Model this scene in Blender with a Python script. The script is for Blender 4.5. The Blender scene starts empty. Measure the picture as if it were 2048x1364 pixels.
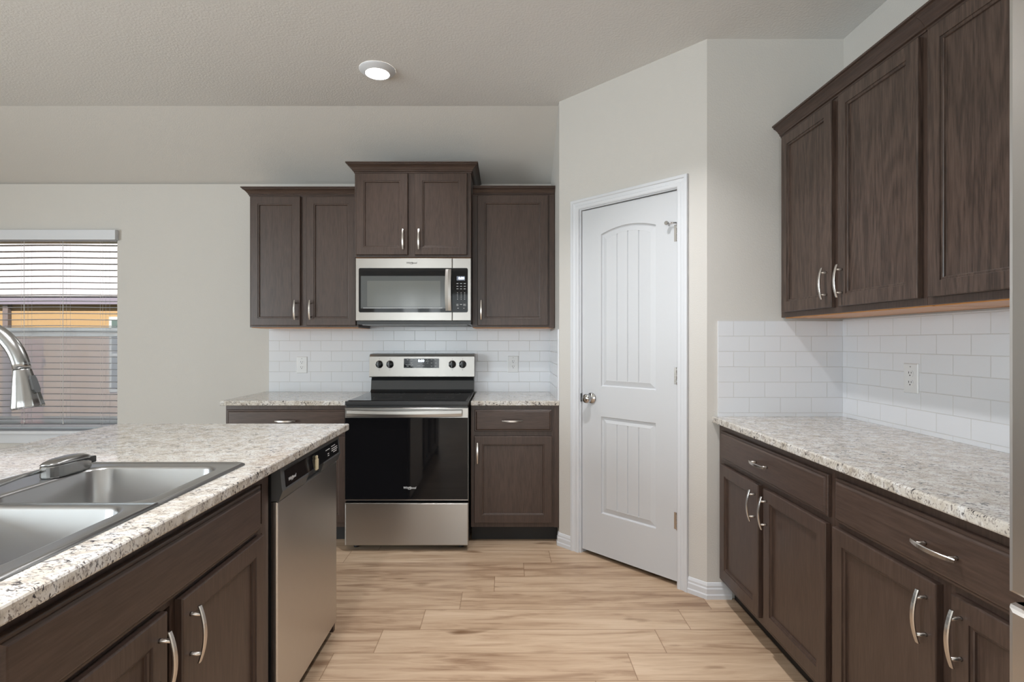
import bpy, bmesh, math, random
from mathutils import Vector, Matrix

SC = bpy.context.scene
COL = SC.collection
random.seed(4)
PI = math.pi

# ------------------------------------------------------------------ camera
cam_data = bpy.data.cameras.new('camera')
cam_data.sensor_width = 36.0
cam_data.lens = 36.0 * 1065.0 / 2048.0
cam_data.shift_x = 14.0 / 2048.0
cam_data.shift_y = 1.0 / 2048.0
cam_data.clip_start = 0.02
cam = bpy.data.objects.new('camera', cam_data)
COL.objects.link(cam)
cam.location = (0, 0, 1.29)
cam.rotation_euler = (PI / 2, 0, 0)
SC.camera = cam

# ------------------------------------------------------------------ view and light
SC.view_settings.view_transform = 'Standard'
SC.view_settings.look = 'None'
SC.view_settings.gamma = 1.0
SC.view_settings.use_curve_mapping = False
SC.view_settings.exposure = 0.0

world = bpy.data.worlds.new('sky')
SC.world = world
world.use_nodes = True
wn = world.node_tree
bg = wn.nodes['Background']
sky = wn.nodes.new('ShaderNodeTexSky')
sky.sky_type = 'NISHITA'
sky.sun_disc = False
sky.sun_elevation = math.radians(42)
sky.sun_rotation = math.radians(200)
wn.links.new(sky.outputs[0], bg.inputs['Color'])
bg.inputs['Strength'].default_value = 0.16

sun_d = bpy.data.lights.new('sun', 'SUN')
sun_d.energy = 14.0
sun_d.angle = math.radians(0.6)
sun_d.color = (1.0, 0.95, 0.87)
sun = bpy.data.objects.new('sun', sun_d)
COL.objects.link(sun)
sun.location = (2, -12, 14)
sun.rotation_euler = (math.radians(48), 0, math.radians(14))


def area(name, loc, rot, sx, sy, power, color):
    d = bpy.data.lights.new(name, 'AREA')
    d.shape = 'RECTANGLE'
    d.size = sx
    d.size_y = sy
    d.energy = power
    d.color = color
    o = bpy.data.objects.new(name, d)
    COL.objects.link(o)
    o.location = loc
    o.rotation_euler = rot
    return o


# added fill lights inside the closed walls, standing in for unseen windows
area('added_rear_fill', (-0.6, -4.40, 1.25), (PI / 2, 0, 0), 4.4, 2.1, 72, (0.82, 0.935, 1.0))
area('added_streak_light', (-2.02, -4.38, 1.25), (PI / 2, 0, 0), 0.30, 2.0, 11, (0.92, 0.98, 1.0))  # narrow unseen lights added to draw bright streaks on the steel fronts
area('added_streak_light', (-1.50, -4.38, 1.25), (PI / 2, 0, 0), 0.22, 2.0, 6.5, (0.92, 0.98, 1.0))
area('added_side_fill', (-5.35, -1.3, 1.3), (PI / 2, 0, -PI / 2), 2.6, 2.1, 262, (0.82, 0.935, 1.0))

SC.cycles.caustics_reflective = False
SC.cycles.caustics_refractive = False

# ------------------------------------------------------------------ materials


def new_mat(name):
    m = bpy.data.materials.new(name)
    m.use_nodes = True
    return m, m.node_tree, m.node_tree.nodes['Principled BSDF']


def nd(nt, typ, **kw):
    n = nt.nodes.new(typ)
    for k, v in kw.items():
        setattr(n, k, v)
    return n


def simple(name, color, rough=0.5, metal=0.0, spec=0.5, aniso=0.0, coat=0.0):
    m, nt, b = new_mat(name)
    b.inputs['Base Color'].default_value = (*color, 1)
    b.inputs['Roughness'].default_value = rough
    b.inputs['Metallic'].default_value = metal
    b.inputs['Specular IOR Level'].default_value = spec
    if coat:
        b.inputs['Coat Weight'].default_value = coat
    if aniso:
        b.inputs['Anisotropic'].default_value = aniso
        c = nd(nt, 'ShaderNodeCombineXYZ')
        c.inputs[2].default_value = 1.0
        nt.links.new(c.outputs[0], b.inputs['Tangent'])
    # faint procedural variation in the gloss
    tc = nd(nt, 'ShaderNodeTexCoord')
    nz = nd(nt, 'ShaderNodeTexNoise')
    nz.inputs['Scale'].default_value = 35
    mr = nd(nt, 'ShaderNodeMapRange')
    mr.inputs['To Min'].default_value = max(0.0, rough - 0.025)
    mr.inputs['To Max'].default_value = rough + 0.025
    nt.links.new(tc.outputs['Object'], nz.inputs['Vector'])
    nt.links.new(nz.outputs['Fac'], mr.inputs['Value'])
    nt.links.new(mr.outputs[0], b.inputs['Roughness'])
    return m


def emit(name, color, strength):
    m, nt, b = new_mat(name)
    b.inputs['Base Color'].default_value = (*color, 1)
    b.inputs['Emission Color'].default_value = (*color, 1)
    b.inputs['Emission Strength'].default_value = strength
    return m


def paint(name, color, bump_scale=150, bump=0.12, rough=0.85):
    m, nt, b = new_mat(name)
    b.inputs['Base Color'].default_value = (*color, 1)
    b.inputs['Roughness'].default_value = rough
    b.inputs['Specular IOR Level'].default_value = 0.25
    tc = nd(nt, 'ShaderNodeTexCoord')
    nz = nd(nt, 'ShaderNodeTexNoise')
    nz.inputs['Scale'].default_value = bump_scale
    nz.inputs['Detail'].default_value = 3
    bp = nd(nt, 'ShaderNodeBump')
    bp.inputs['Strength'].default_value = bump
    bp.inputs['Distance'].default_value = 0.01
    nt.links.new(tc.outputs['Object'], nz.inputs['Vector'])
    nt.links.new(nz.outputs['Fac'], bp.inputs['Height'])
    nt.links.new(bp.outputs['Normal'], b.inputs['Normal'])
    return m


def ramp(nt, stops):
    r = nd(nt, 'ShaderNodeValToRGB')
    els = r.color_ramp.elements
    while len(els) < len(stops):
        els.new(0.5)
    for e, (p, c) in zip(els, stops):
        e.position = p
        e.color = (*c, 1)
    return r


def espresso(name, dark=(0.047, 0.029, 0.022), light=(0.076, 0.048, 0.037), horizontal=False, grain=1.0):
    m, nt, b = new_mat(name)
    tc = nd(nt, 'ShaderNodeTexCoord')
    oi = nd(nt, 'ShaderNodeObjectInfo')
    mp = nd(nt, 'ShaderNodeMapping')
    mp.inputs['Scale'].default_value = (0.7, 9, 9) if horizontal else (9, 9, 0.7)
    add = nd(nt, 'ShaderNodeVectorMath', operation='ADD')
    mul = nd(nt, 'ShaderNodeVectorMath', operation='SCALE')
    mul.inputs['Scale'].default_value = 17.0
    cmb = nd(nt, 'ShaderNodeCombineXYZ')
    for i in range(3):
        nt.links.new(oi.outputs['Random'], cmb.inputs[i])
    nt.links.new(cmb.outputs[0], mul.inputs[0])
    nt.links.new(tc.outputs['Object'], add.inputs[0])
    nt.links.new(mul.outputs[0], add.inputs[1])
    nt.links.new(add.outputs[0], mp.inputs['Vector'])
    n1 = nd(nt, 'ShaderNodeTexNoise')
    n1.inputs['Scale'].default_value = 1.3
    n1.inputs['Detail'].default_value = 2
    n1.inputs['Distortion'].default_value = 0.6
    nt.links.new(mp.outputs[0], n1.inputs['Vector'])
    # growth rings: bands of the slow noise
    wv = nd(nt, 'ShaderNodeMath', operation='MULTIPLY')
    wv.inputs[1].default_value = 46.0
    sn = nd(nt, 'ShaderNodeMath', operation='SINE')
    nt.links.new(n1.outputs['Fac'], wv.inputs[0])
    nt.links.new(wv.outputs[0], sn.inputs[0])
    n2 = nd(nt, 'ShaderNodeTexNoise')
    n2.inputs['Scale'].default_value = 22
    n2.inputs['Detail'].default_value = 4
    nt.links.new(mp.outputs[0], n2.inputs['Vector'])
    mix = nd(nt, 'ShaderNodeMath', operation='MULTIPLY_ADD')
    mix.inputs[1].default_value = 0.07 * grain
    nt.links.new(sn.outputs[0], mix.inputs[0])
    nt.links.new(n2.outputs['Fac'], mix.inputs[2])
    r = ramp(nt, [(0.28, dark), (0.72, light)])
    nt.links.new(mix.outputs[0], r.inputs['Fac'])
    nt.links.new(r.outputs['Color'], b.inputs['Base Color'])
    b.inputs['Roughness'].default_value = 0.34
    b.inputs['Specular IOR Level'].default_value = 0.45
    bp = nd(nt, 'ShaderNodeBump')
    bp.inputs['Strength'].default_value = 0.06
    bp.inputs['Distance'].default_value = 0.002
    nt.links.new(n2.outputs['Fac'], bp.inputs['Height'])
    nt.links.new(bp.outputs['Normal'], b.inputs['Normal'])
    return m


def granite(name):
    m, nt, b = new_mat(name)
    tc = nd(nt, 'ShaderNodeTexCoord')

    def noise(scale, detail, sc=(1, 1, 1), dist=0.0, off=0.0):
        mp = nd(nt, 'ShaderNodeMapping')
        mp.inputs['Scale'].default_value = sc
        mp.inputs['Location'].default_value = (off, off * 1.7, off * 0.3)
        mp.inputs['Rotation'].default_value = (0, 0, math.radians(28))
        nt.links.new(tc.outputs['Object'], mp.inputs['Vector'])
        n = nd(nt, 'ShaderNodeTexNoise')
        n.inputs['Scale'].default_value = scale
        n.inputs['Detail'].default_value = detail
        n.inputs['Distortion'].default_value = dist
        nt.links.new(mp.outputs[0], n.inputs['Vector'])
        return n
    base = noise(26, 4, dist=0.5)
    r0 = ramp(nt, [(0.32, (0.46, 0.41, 0.345)), (0.48, (0.60, 0.56, 0.50)), (0.66, (0.70, 0.685, 0.66))])
    nt.links.new(base.outputs['Fac'], r0.inputs['Fac'])

    def layer(prev, fac_node, lo, hi, col, mask=None):
        mr = nd(nt, 'ShaderNodeMapRange')
        mr.inputs['From Min'].default_value = lo
        mr.inputs['From Max'].default_value = hi
        nt.links.new(fac_node.outputs['Fac'], mr.inputs['Value'])
        mx = nd(nt, 'ShaderNodeMix', data_type='RGBA')
        mx.inputs['B'].default_value = (*col, 1)
        fac = mr.outputs[0]
        if mask is not None:
            mk = nd(nt, 'ShaderNodeMapRange')
            mk.inputs['From Min'].default_value = 0.42
            mk.inputs['From Max'].default_value = 0.58
            nt.links.new(mask.outputs['Fac'], mk.inputs['Value'])
            ml = nd(nt, 'ShaderNodeMath', operation='MULTIPLY')
            nt.links.new(fac, ml.inputs[0])
            nt.links.new(mk.outputs[0], ml.inputs[1])
            fac = ml.outputs[0]
        nt.links.new(fac, mx.inputs['Factor'])
        nt.links.new(prev, mx.inputs['A'])
        return mx.outputs['Result']
    c = layer(r0.outputs['Color'], noise(75, 3, (1, 1.6, 1), 0.8, 3.0), 0.55, 0.68, (0.33, 0.29, 0.26))
    c = layer(c, noise(140, 2, (1, 1.5, 1), 0.4, 7.0), 0.60, 0.66, (0.20, 0.17, 0.155))
    c = layer(c, noise(60, 2, (1, 2.0, 1), 1.0, 11.0), 0.575, 0.63, (0.04, 0.035, 0.04), noise(15, 2, off=5.0))
    nt.links.new(c, b.inputs['Base Color'])
    b.inputs['Roughness'].default_value = 0.07
    b.inputs['Specular IOR Level'].default_value = 0.6
    return m


def tiles(name):
    m, nt, b = new_mat(name)
    uv = nd(nt, 'ShaderNodeUVMap')
    br = nd(nt, 'ShaderNodeTexBrick')
    br.offset = 0.5
    br.inputs['Color1'].default_value = (0.70, 0.715, 0.745, 1)
    br.inputs['Color2'].default_value = (0.72, 0.73, 0.76, 1)
    br.inputs['Mortar'].default_value = (0.60, 0.60, 0.60, 1)
    br.inputs['Scale'].default_value = 1.0
    br.inputs['Brick Width'].default_value = 0.1558
    br.inputs['Row Height'].default_value = 0.0768
    br.inputs['Mortar Size'].default_value = 0.0019
    br.inputs['Mortar Smooth'].default_value = 0.35
    nt.links.new(uv.outputs[0], br.inputs['Vector'])
    nt.links.new(br.outputs['Color'], b.inputs['Base Color'])
    inv = nd(nt, 'ShaderNodeMath', operation='SUBTRACT')
    inv.inputs[0].default_value = 1.0
    nt.links.new(br.outputs['Fac'], inv.inputs[1])
    bp = nd(nt, 'ShaderNodeBump')
    bp.inputs['Strength'].default_value = 0.55
    bp.inputs['Distance'].default_value = 0.002
    nt.links.new(inv.outputs[0], bp.inputs['Height'])
    nt.links.new(bp.outputs['Normal'], b.inputs['Normal'])
    mr = nd(nt, 'ShaderNodeMapRange')
    mr.inputs['To Min'].default_value = 0.16
    mr.inputs['To Max'].default_value = 0.7
    nt.links.new(br.outputs['Fac'], mr.inputs['Value'])
    nt.links.new(mr.outputs[0], b.inputs['Roughness'])
    return m


def plank_floor(name):
    m, nt, b = new_mat(name)
    tc = nd(nt, 'ShaderNodeTexCoord')
    sp = nd(nt, 'ShaderNodeSeparateXYZ')
    nt.links.new(tc.outputs['Object'], sp.inputs[0])

    def M(op, a, bb=None, c=None):
        n = nd(nt, 'ShaderNodeMath', operation=op)
        for i, v in enumerate((a, bb, c)):
            if v is None:
                continue
            if isinstance(v, (int, float)):
                n.inputs[i].default_value = v
            else:
                nt.links.new(v, n.inputs[i])
        return n.outputs[0]
    W, L = 0.180, 1.215
    yy = M('DIVIDE', M('SUBTRACT', sp.outputs['Y'], 2.205), W)
    row = M('FLOOR', yy)
    fy = M('FRACT', yy)
    xo = M('MULTIPLY_ADD', row, 0.163, -0.545)
    xx = M('DIVIDE', M('SUBTRACT', sp.outputs['X'], xo), L)
    pid = M('FLOOR', xx)
    fx = M('FRACT', xx)
    idv = nd(nt, 'ShaderNodeCombineXYZ')
    nt.links.new(row, idv.inputs[0])
    nt.links.new(pid, idv.inputs[1])
    wnz = nd(nt, 'ShaderNodeTexWhiteNoise', noise_dimensions='3D')
    nt.links.new(idv.outputs[0], wnz.inputs['Vector'])
    rnd = wnz.outputs['Value']
    # grain coordinates, different for every plank
    gv = nd(nt, 'ShaderNodeCombineXYZ')
    nt.links.new(M('MULTIPLY_ADD', rnd, 37.0, M('MULTIPLY', sp.outputs['X'], 1.3)), gv.inputs[0])
    nt.links.new(M('MULTIPLY_ADD', rnd, 19.0, M('MULTIPLY', sp.outputs['Y'], 13.0)), gv.inputs[1])
    n1 = nd(nt, 'ShaderNodeTexNoise')
    n1.inputs['Scale'].default_value = 1.6
    n1.inputs['Detail'].default_value = 6
    n1.inputs['Roughness'].default_value = 0.62
    n1.inputs['Distortion'].default_value = 0.7
    nt.links.new(gv.outputs[0], n1.inputs['Vector'])
    gv2 = nd(nt, 'ShaderNodeCombineXYZ')
    nt.links.new(M('MULTIPLY_ADD', rnd, 11.0, M('MULTIPLY', sp.outputs['X'], 5.0)), gv2.inputs[0])
    nt.links.new(M('MULTIPLY_ADD', rnd, 5.0, M('MULTIPLY', sp.outputs['Y'], 120.0)), gv2.inputs[1])
    n2 = nd(nt, 'ShaderNodeTexNoise')
    n2.inputs['Scale'].default_value = 1.0
    n2.inputs['Detail'].default_value = 3
    nt.links.new(gv2.outputs[0], n2.inputs['Vector'])
    r = ramp(nt, [(0.30, (0.27, 0.165, 0.10)), (0.46, (0.465, 0.325, 0.215)), (0.61, (0.57, 0.42, 0.29)), (0.8, (0.64, 0.485, 0.355))])
    f = M('ADD', M('MULTIPLY', n1.outputs['Fac'], 0.8), M('MULTIPLY', n2.outputs['Fac'], 0.2))
    f = M('ADD', f, M('MULTIPLY', M('SUBTRACT', rnd, 0.5), 0.17))
    nt.links.new(f, r.inputs['Fac'])
    # knots
    gv3 = nd(nt, 'ShaderNodeCombineXYZ')
    nt.links.new(M('MULTIPLY_ADD', rnd, 23.0, M('MULTIPLY', sp.outputs['X'], 2.2)), gv3.inputs[0])
    nt.links.new(M('MULTIPLY_ADD', rnd, 7.0, M('MULTIPLY', sp.outputs['Y'], 9.0)), gv3.inputs[1])
    n3 = nd(nt, 'ShaderNodeTexNoise')
    n3.inputs['Scale'].default_value = 1.5
    n3.inputs['Detail'].default_value = 2
    nt.links.new(gv3.outputs[0], n3.inputs['Vector'])
    mk = nd(nt, 'ShaderNodeMapRange')
    mk.inputs['From Min'].default_value = 0.645
    mk.inputs['From Max'].default_value = 0.80
    nt.links.new(n3.outputs['Fac'], mk.inputs['Value'])
    mx = nd(nt, 'ShaderNodeMix', data_type='RGBA')
    mx.inputs['B'].default_value = (0.17, 0.09, 0.045, 1)
    nt.links.new(mk.outputs[0], mx.inputs['Factor'])
    nt.links.new(r.outputs['Color'], mx.inputs['A'])
    # seams
    sy = M('LESS_THAN', M('MINIMUM', fy, M('SUBTRACT', 1.0, fy)), 0.011)
    sx = M('LESS_THAN', M('MINIMUM', fx, M('SUBTRACT', 1.0, fx)), 0.0014)
    sm = M('MULTIPLY', M('MAXIMUM', sx, sy), 0.75)
    mx2 = nd(nt, 'ShaderNodeMix', data_type='RGBA')
    mx2.inputs['B'].default_value = (0.20, 0.115, 0.06, 1)
    nt.links.new(sm, mx2.inputs['Factor'])
    nt.links.new(mx.outputs['Result'], mx2.inputs['A'])
    nt.links.new(mx2.outputs['Result'], b.inputs['Base Color'])
    b.inputs['Roughness'].default_value = 0.42
    b.inputs['Specular IOR Level'].default_value = 0.4
    return m


WALL = paint('greige_paint', (0.60, 0.575, 0.54))
CEIL = paint('ceiling_paint', (0.76, 0.755, 0.74), 90, 0.22)
WHITE = simple('white_trim', (0.655, 0.665, 0.69), 0.4)
DOORW = simple('white_door', (0.58, 0.588, 0.605), 0.42)
FLOOR = plank_floor('oak_planks')
WOOD = espresso('espresso_wood')
WOODH = espresso('espresso_wood_horizontal', horizontal=True)
WOODG = espresso('espresso_figured', dark=(0.040, 0.0255, 0.0195), light=(0.095, 0.062, 0.048), grain=1.7)
NATW = espresso('natural_maple', dark=(0.55, 0.23, 0.06), light=(0.66, 0.30, 0.095), horizontal=True)
TOE = simple('toe_kick_black', (0.012, 0.010, 0.009), 0.6)
GRAN = granite('speckled_granite')
TILE = tiles('white_subway_tile')
STEEL = simple('brushed_steel', (0.43, 0.415, 0.395), 0.30, 1.0, aniso=0.7)
STEELD = simple('brushed_dark_steel', (0.62, 0.60, 0.57), 0.33, 1.0, aniso=0.6)
SINKM = simple('satin_sink_steel', (0.44, 0.44, 0.44), 0.29, 1.0)
NICKEL = simple('brushed_nickel', (0.58, 0.55, 0.52), 0.25, 1.0)
CHROME = simple('polished_chrome', (0.55, 0.55, 0.55), 0.08, 1.0)
FAUC = simple('stainless_faucet', (0.36, 0.36, 0.355), 0.24, 1.0)
BLKG = simple('black_glass', (0.006, 0.006, 0.007), 0.04, spec=0.3)
BLKP = simple('black_plastic', (0.02, 0.02, 0.021), 0.32)
DGREY = simple('dark_grey_plastic', (0.075, 0.078, 0.08), 0.35)
GREYW = simple('grey_reflection_screen', (0.135, 0.14, 0.13), 0.12)  # grey mesh screen, with the lit room's reflection put into the colour
GREYW2 = simple('grey_window_border', (0.085, 0.09, 0.09), 0.12)
MARK = simple('printed_white', (0.62, 0.62, 0.62), 0.6)
MARKD = simple('printed_dark', (0.05, 0.05, 0.05), 0.6)
PLAST = simple('white_plastic', (0.72, 0.725, 0.73), 0.35)
SLOT = simple('outlet_slot', (0.03, 0.03, 0.03), 0.6)
BLIND = simple('backlit_dark_slat', (0.36, 0.35, 0.37), 0.4)  # white slats, darkened in the colour for their backlit look
CORD = simple('white_cord', (0.75, 0.75, 0.75), 0.8)
VINYL = simple('window_vinyl', (0.78, 0.78, 0.78), 0.4)
BEIGE = simple('beige_tag', (0.62, 0.54, 0.36), 0.6)
LENS = emit('light_lens', (1.0, 0.95, 0.87), 9.0)
LCD = emit('clock_digits', (0.75, 0.85, 1.0), 2.0)
LCDB = simple('clock_window', (0.16, 0.18, 0.23), 0.3)


def brick_wall(name):
    m, nt, b = new_mat(name)
    tc = nd(nt, 'ShaderNodeTexCoord')
    mp = nd(nt, 'ShaderNodeMapping')
    mp.inputs['Rotation'].default_value = (PI / 2, 0, 0)
    br = nd(nt, 'ShaderNodeTexBrick')
    br.inputs['Color1'].default_value = (0.22, 0.135, 0.058, 1)
    br.inputs['Color2'].default_value = (0.24, 0.155, 0.072, 1)
    br.inputs['Mortar'].default_value = (0.25, 0.16, 0.08, 1)
    br.inputs['Scale'].default_value = 1.0
    br.inputs['Brick Width'].default_value = 3.0
    br.inputs['Row Height'].default_value = 0.18
    br.inputs['Mortar Size'].default_value = 0.008
    nt.links.new(tc.outputs['Object'], mp.inputs['Vector'])
    nt.links.new(mp.outputs[0], br.inputs['Vector'])
    nt.links.new(br.outputs['Color'], b.inputs['Base Color'])
    b.inputs['Roughness'].default_value = 0.9
    return m


SIDING = brick_wall('tan_lap_siding')
ROOFM = paint('pale_shingles', (0.32, 0.305, 0.32), 12, 0.9)
FASCIA = simple('lavender_fascia', (0.14, 0.125, 0.16), 0.7)
FENCE = espresso('weathered_fence', dark=(0.12, 0.06, 0.035), light=(0.24, 0.13, 0.085))
GRASS = paint('lawn', (0.04, 0.055, 0.02), 40, 0.6)
NGLASS = simple('dark_window_glass', (0.05, 0.08, 0.08), 0.08)


def glass_mat():
    m, nt, b = new_mat('clear_pane')
    out = nt.nodes['Material Output']
    tr = nd(nt, 'ShaderNodeBsdfTransparent')
    gl = nd(nt, 'ShaderNodeBsdfGlossy')
    gl.inputs['Roughness'].default_value = 0.02
    fr = nd(nt, 'ShaderNodeFresnel')
    fr.inputs['IOR'].default_value = 1.35
    mx = nd(nt, 'ShaderNodeMixShader')
    nt.links.new(fr.outputs[0], mx.inputs[0])
    nt.links.new(tr.outputs[0], mx.inputs[1])
    nt.links.new(gl.outputs[0], mx.inputs[2])
    nt.links.new(mx.outputs[0], out.inputs['Surface'])
    return m


def screen_mat():
    m, nt, b = new_mat('insect_screen_mesh')
    out = nt.nodes['Material Output']
    tr = nd(nt, 'ShaderNodeBsdfTransparent')
    df = nd(nt, 'ShaderNodeBsdfDiffuse')
    df.inputs['Color'].default_value = (0.74, 0.72, 0.80, 1)
    mx = nd(nt, 'ShaderNodeMixShader')
    mx.inputs[0].default_value = 0.80
    nt.links.new(tr.outputs[0], mx.inputs[1])
    nt.links.new(df.outputs[0], mx.inputs[2])
    nt.links.new(mx.outputs[0], out.inputs['Surface'])
    return m


GLASS = glass_mat()
SCREEN = screen_mat()

# ------------------------------------------------------------------ mesh building


class MB:
    def __init__(self):
        self.bm = bmesh.new()
        self.uv = None

    def face(self, vs, smooth=False, mi=0):
        try:
            f = self.bm.faces.new(vs)
        except ValueError:
            return None
        f.smooth = smooth
        f.material_index = mi
        return f

    def box(self, x0, x1, y0, y1, z0, z1, mi=0):
        v = [self.bm.verts.new(p) for p in ((x0, y0, z0), (x1, y0, z0), (x1, y1, z0), (x0, y1, z0),
                                            (x0, y0, z1), (x1, y0, z1), (x1, y1, z1), (x0, y1, z1))]
        for q in ((0, 3, 2, 1), (4, 5, 6, 7), (0, 1, 5, 4), (1, 2, 6, 5), (2, 3, 7, 6), (3, 0, 4, 7)):
            self.face([v[i] for i in q], mi=mi)
        return self

    def bbox(self, x0, x1, y0, y1, z0, z1, b=0.002, mi=0):
        """box with all edges chamfered"""
        tmp = bmesh.new()
        bmesh.ops.create_cube(tmp, size=1.0)
        bmesh.ops.scale(tmp, vec=(x1 - x0, y1 - y0, z1 - z0), verts=tmp.verts)
        bmesh.ops.translate(tmp, vec=((x0 + x1) / 2, (y0 + y1) / 2, (z0 + z1) / 2), verts=tmp.verts)
        bmesh.ops.bevel(tmp, geom=tmp.edges[:], offset=b, segments=2, profile=0.6, affect='EDGES')
        mp = {v.index: self.bm.verts.new(v.co) for v in tmp.verts}
        for f in tmp.faces:
            self.face([mp[v.index] for v in f.verts], mi=mi)
        tmp.free()
        return self

    def rings(self, rings, cap0=True, cap1=True, smooth=False, closed=True, mi=0):
        vr = [[self.bm.verts.new(p) for p in r] for r in rings]
        n = len(vr[0])
        for a, b in zip(vr[:-1], vr[1:]):
            for i in range(n if closed else n - 1):
                j = (i + 1) % n
                self.face([a[i], a[j], b[j], b[i]], smooth, mi)
        if cap0:
            self.face(vr[0][::-1], False, mi)
        if cap1:
            self.face(vr[-1], False, mi)
        return self

    def panel(self, x0, x1, z0, z1, prof, mi=0):
        """raised front panel: nested rectangles (inset, y)"""
        rs = []
        for i, y in prof:
            rs.append([(x0 + i, y, z0 + i), (x1 - i, y, z0 + i), (x1 - i, y, z1 - i), (x0 + i, y, z1 - i)])
        return self.rings(rs, mi=mi)

    def tube(self, path, rad, n=12, cap=True, smooth=True, mi=0):
        path = [Vector(p) for p in path]
        rs = []
        up = None
        for i, p in enumerate(path):
            a = path[max(i - 1, 0)]
            c = path[min(i + 1, len(path) - 1)]
            t = (c - a).normalized()
            if up is None:
                up = Vector((0, 0, 1)) if abs(t.z) < 0.9 else Vector((0, 1, 0))
            s = t.cross(up).normalized()
            up = s.cross(t).normalized()
            r = rad[i] if isinstance(rad, (list, tuple)) else rad
            rs.append([tuple(p + (s * math.cos(2 * PI * k / n) + up * math.sin(2 * PI * k / n)) * r) for k in range(n)])
        return self.rings(rs, cap, cap, smooth, mi=mi)

    def lathe(self, prof, origin=(0, 0, 0), axis='z', n=32, smooth=True, cap=True, mi=0):
        """prof: (radius, height along axis)"""
        o = Vector(origin)
        rs = []
        for r, h in prof:
            ring = []
            for k in range(n):
                c, s = math.cos(2 * PI * k / n) * r, math.sin(2 * PI * k / n) * r
                if axis == 'z':
                    p = (c, s, h)
                elif axis == 'y':
                    p = (c, h, s)
                else:
                    p = (h, c, s)
                ring.append(tuple(o + Vector(p)))
            rs.append(ring)
        return self.rings(rs, cap, cap, smooth, mi=mi)

    def prism(self, poly, z0, z1, mi=0):
        return self.rings([[(x, y, z0) for x, y in poly], [(x, y, z1) for x, y in poly]], mi=mi)

    def prism_x(self, poly, x0, x1, mi=0):
        return self.rings([[(x0, y, z) for y, z in poly], [(x1, y, z) for y, z in poly]], mi=mi)

    def build(self, name, mat, parent=None, recalc=True):
        if recalc:
            bmesh.ops.recalc_face_normals(self.bm, faces=self.bm.faces[:])
        me = bpy.data.meshes.new(name)
        self.bm.to_mesh(me)
        self.bm.free()
        for m in (mat if isinstance(mat, (list, tuple)) else [mat]):
            me.materials.append(m)
        o = bpy.data.objects.new(name, me)
        COL.objects.link(o)
        if parent is not None:
            o.parent = parent
        return o


def thing(name, label, cat, loc=(0, 0, 0), rotz=0.0, group=None):
    o = bpy.data.objects.new(name, None)
    o.empty_display_size = 0.1
    COL.objects.link(o)
    o.location = loc
    o.rotation_euler = (0, 0, rotz)
    o['label'] = label
    o['category'] = cat
    if group:
        o['group'] = group
    return o


def tag(o, label, cat, group=None):
    o['label'] = label
    o['category'] = cat
    if group:
        o['group'] = group
    return o


def struct(o):
    o['kind'] = 'structure'
    return o


def text(name, body, size, mat, parent, loc, rot=(PI / 2, 0, 0), shear=0.0, extrude=0.0003, space=1.0, bold=0.0):
    cu = bpy.data.curves.new(name, 'FONT')
    cu.body = body
    cu.size = size
    cu.align_x = 'CENTER'
    cu.align_y = 'CENTER'
    cu.extrude = extrude
    cu.shear = shear
    cu.space_character = space
    cu.offset = bold
    tmp = bpy.data.objects.new(name + '_curve', cu)
    COL.objects.link(tmp)
    dg = bpy.context.evaluated_depsgraph_get()
    me = bpy.data.meshes.new_from_object(tmp.evaluated_get(dg))
    bpy.data.objects.remove(tmp)
    me.name = name
    me.materials.clear()
    me.materials.append(mat)
    o = bpy.data.objects.new(name, me)
    COL.objects.link(o)
    o.parent = parent
    o.location = loc
    o.rotation_euler = rot
    return o


def logo(parent, loc, width, mat):
    """the maker's wordmark with its tilted oval swoosh"""
    o = text('wordmark', 'Whirlpool', width / 4.05, mat, parent, loc, shear=0.15, bold=0.0003)
    m = MB()
    rs = []
    N = 28
    for k in range(N):
        a = math.radians(200 + 310 * k / (N - 1))
        c, s = math.cos(a), math.sin(a)
        w = width * 0.012 * (0.4 + 0.9 * math.sin(PI * k / (N - 1)))
        rx, rz = width * 0.16, width * 0.085
        rot = math.radians(24)
        pts = []
        for d, yy in ((-w, 0.0), (w, 0.0), (w, -0.0003), (-w, -0.0003)):
            x, z = (rx + d) * c, (rz + d) * s
            pts.append((x * math.cos(rot) - z * math.sin(rot) - width * 0.02, yy, x * math.sin(rot) + z * math.cos(rot) - width * 0.03))
        rs.append(pts)
    m.rings(rs)
    r = m.build('swoosh', mat, parent)
    r.location = loc
    return o


# ------------------------------------------------------------------ geometry of the place
YB = 3.99                       # back wall
ZC = 2.81                       # flat ceiling
A = Vector((0.344, 3.376))      # pantry corner beside the range run
B = Vector((1.015, 2.676))      # pantry corner beside the right run
XR = 1.701                      # right wall
XL, YR = -5.5, -4.5             # left wall, rear wall
S_D = (B - A).normalized()
PANG = math.atan2(S_D.y, S_D.x)
PLEN = (B - A).length

m = MB()
m.box(XL, XR + 0.2, YR, YB + 0.02, -0.12, 0.0)
struct(m.build('floor', FLOOR))

m = MB()
m.prism_x([(YR - 0.1, ZC), (3.437, ZC), (3.437, 3.02), (YR - 0.1, 3.02)], XL - 0.1, XR + 0.2)
struct(m.build('ceiling', CEIL))
m = MB()
m.prism_x([(3.437, ZC), (YB, 2.485), (YB + 0.2, 2.485 - 0.1175), (YB + 0.2, 3.02), (3.437, 3.02)], XL - 0.1, XR + 0.2)
struct(m.build('ceiling_slope', WALL))  # darker wall paint puts the slope's shade into its colour

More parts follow.
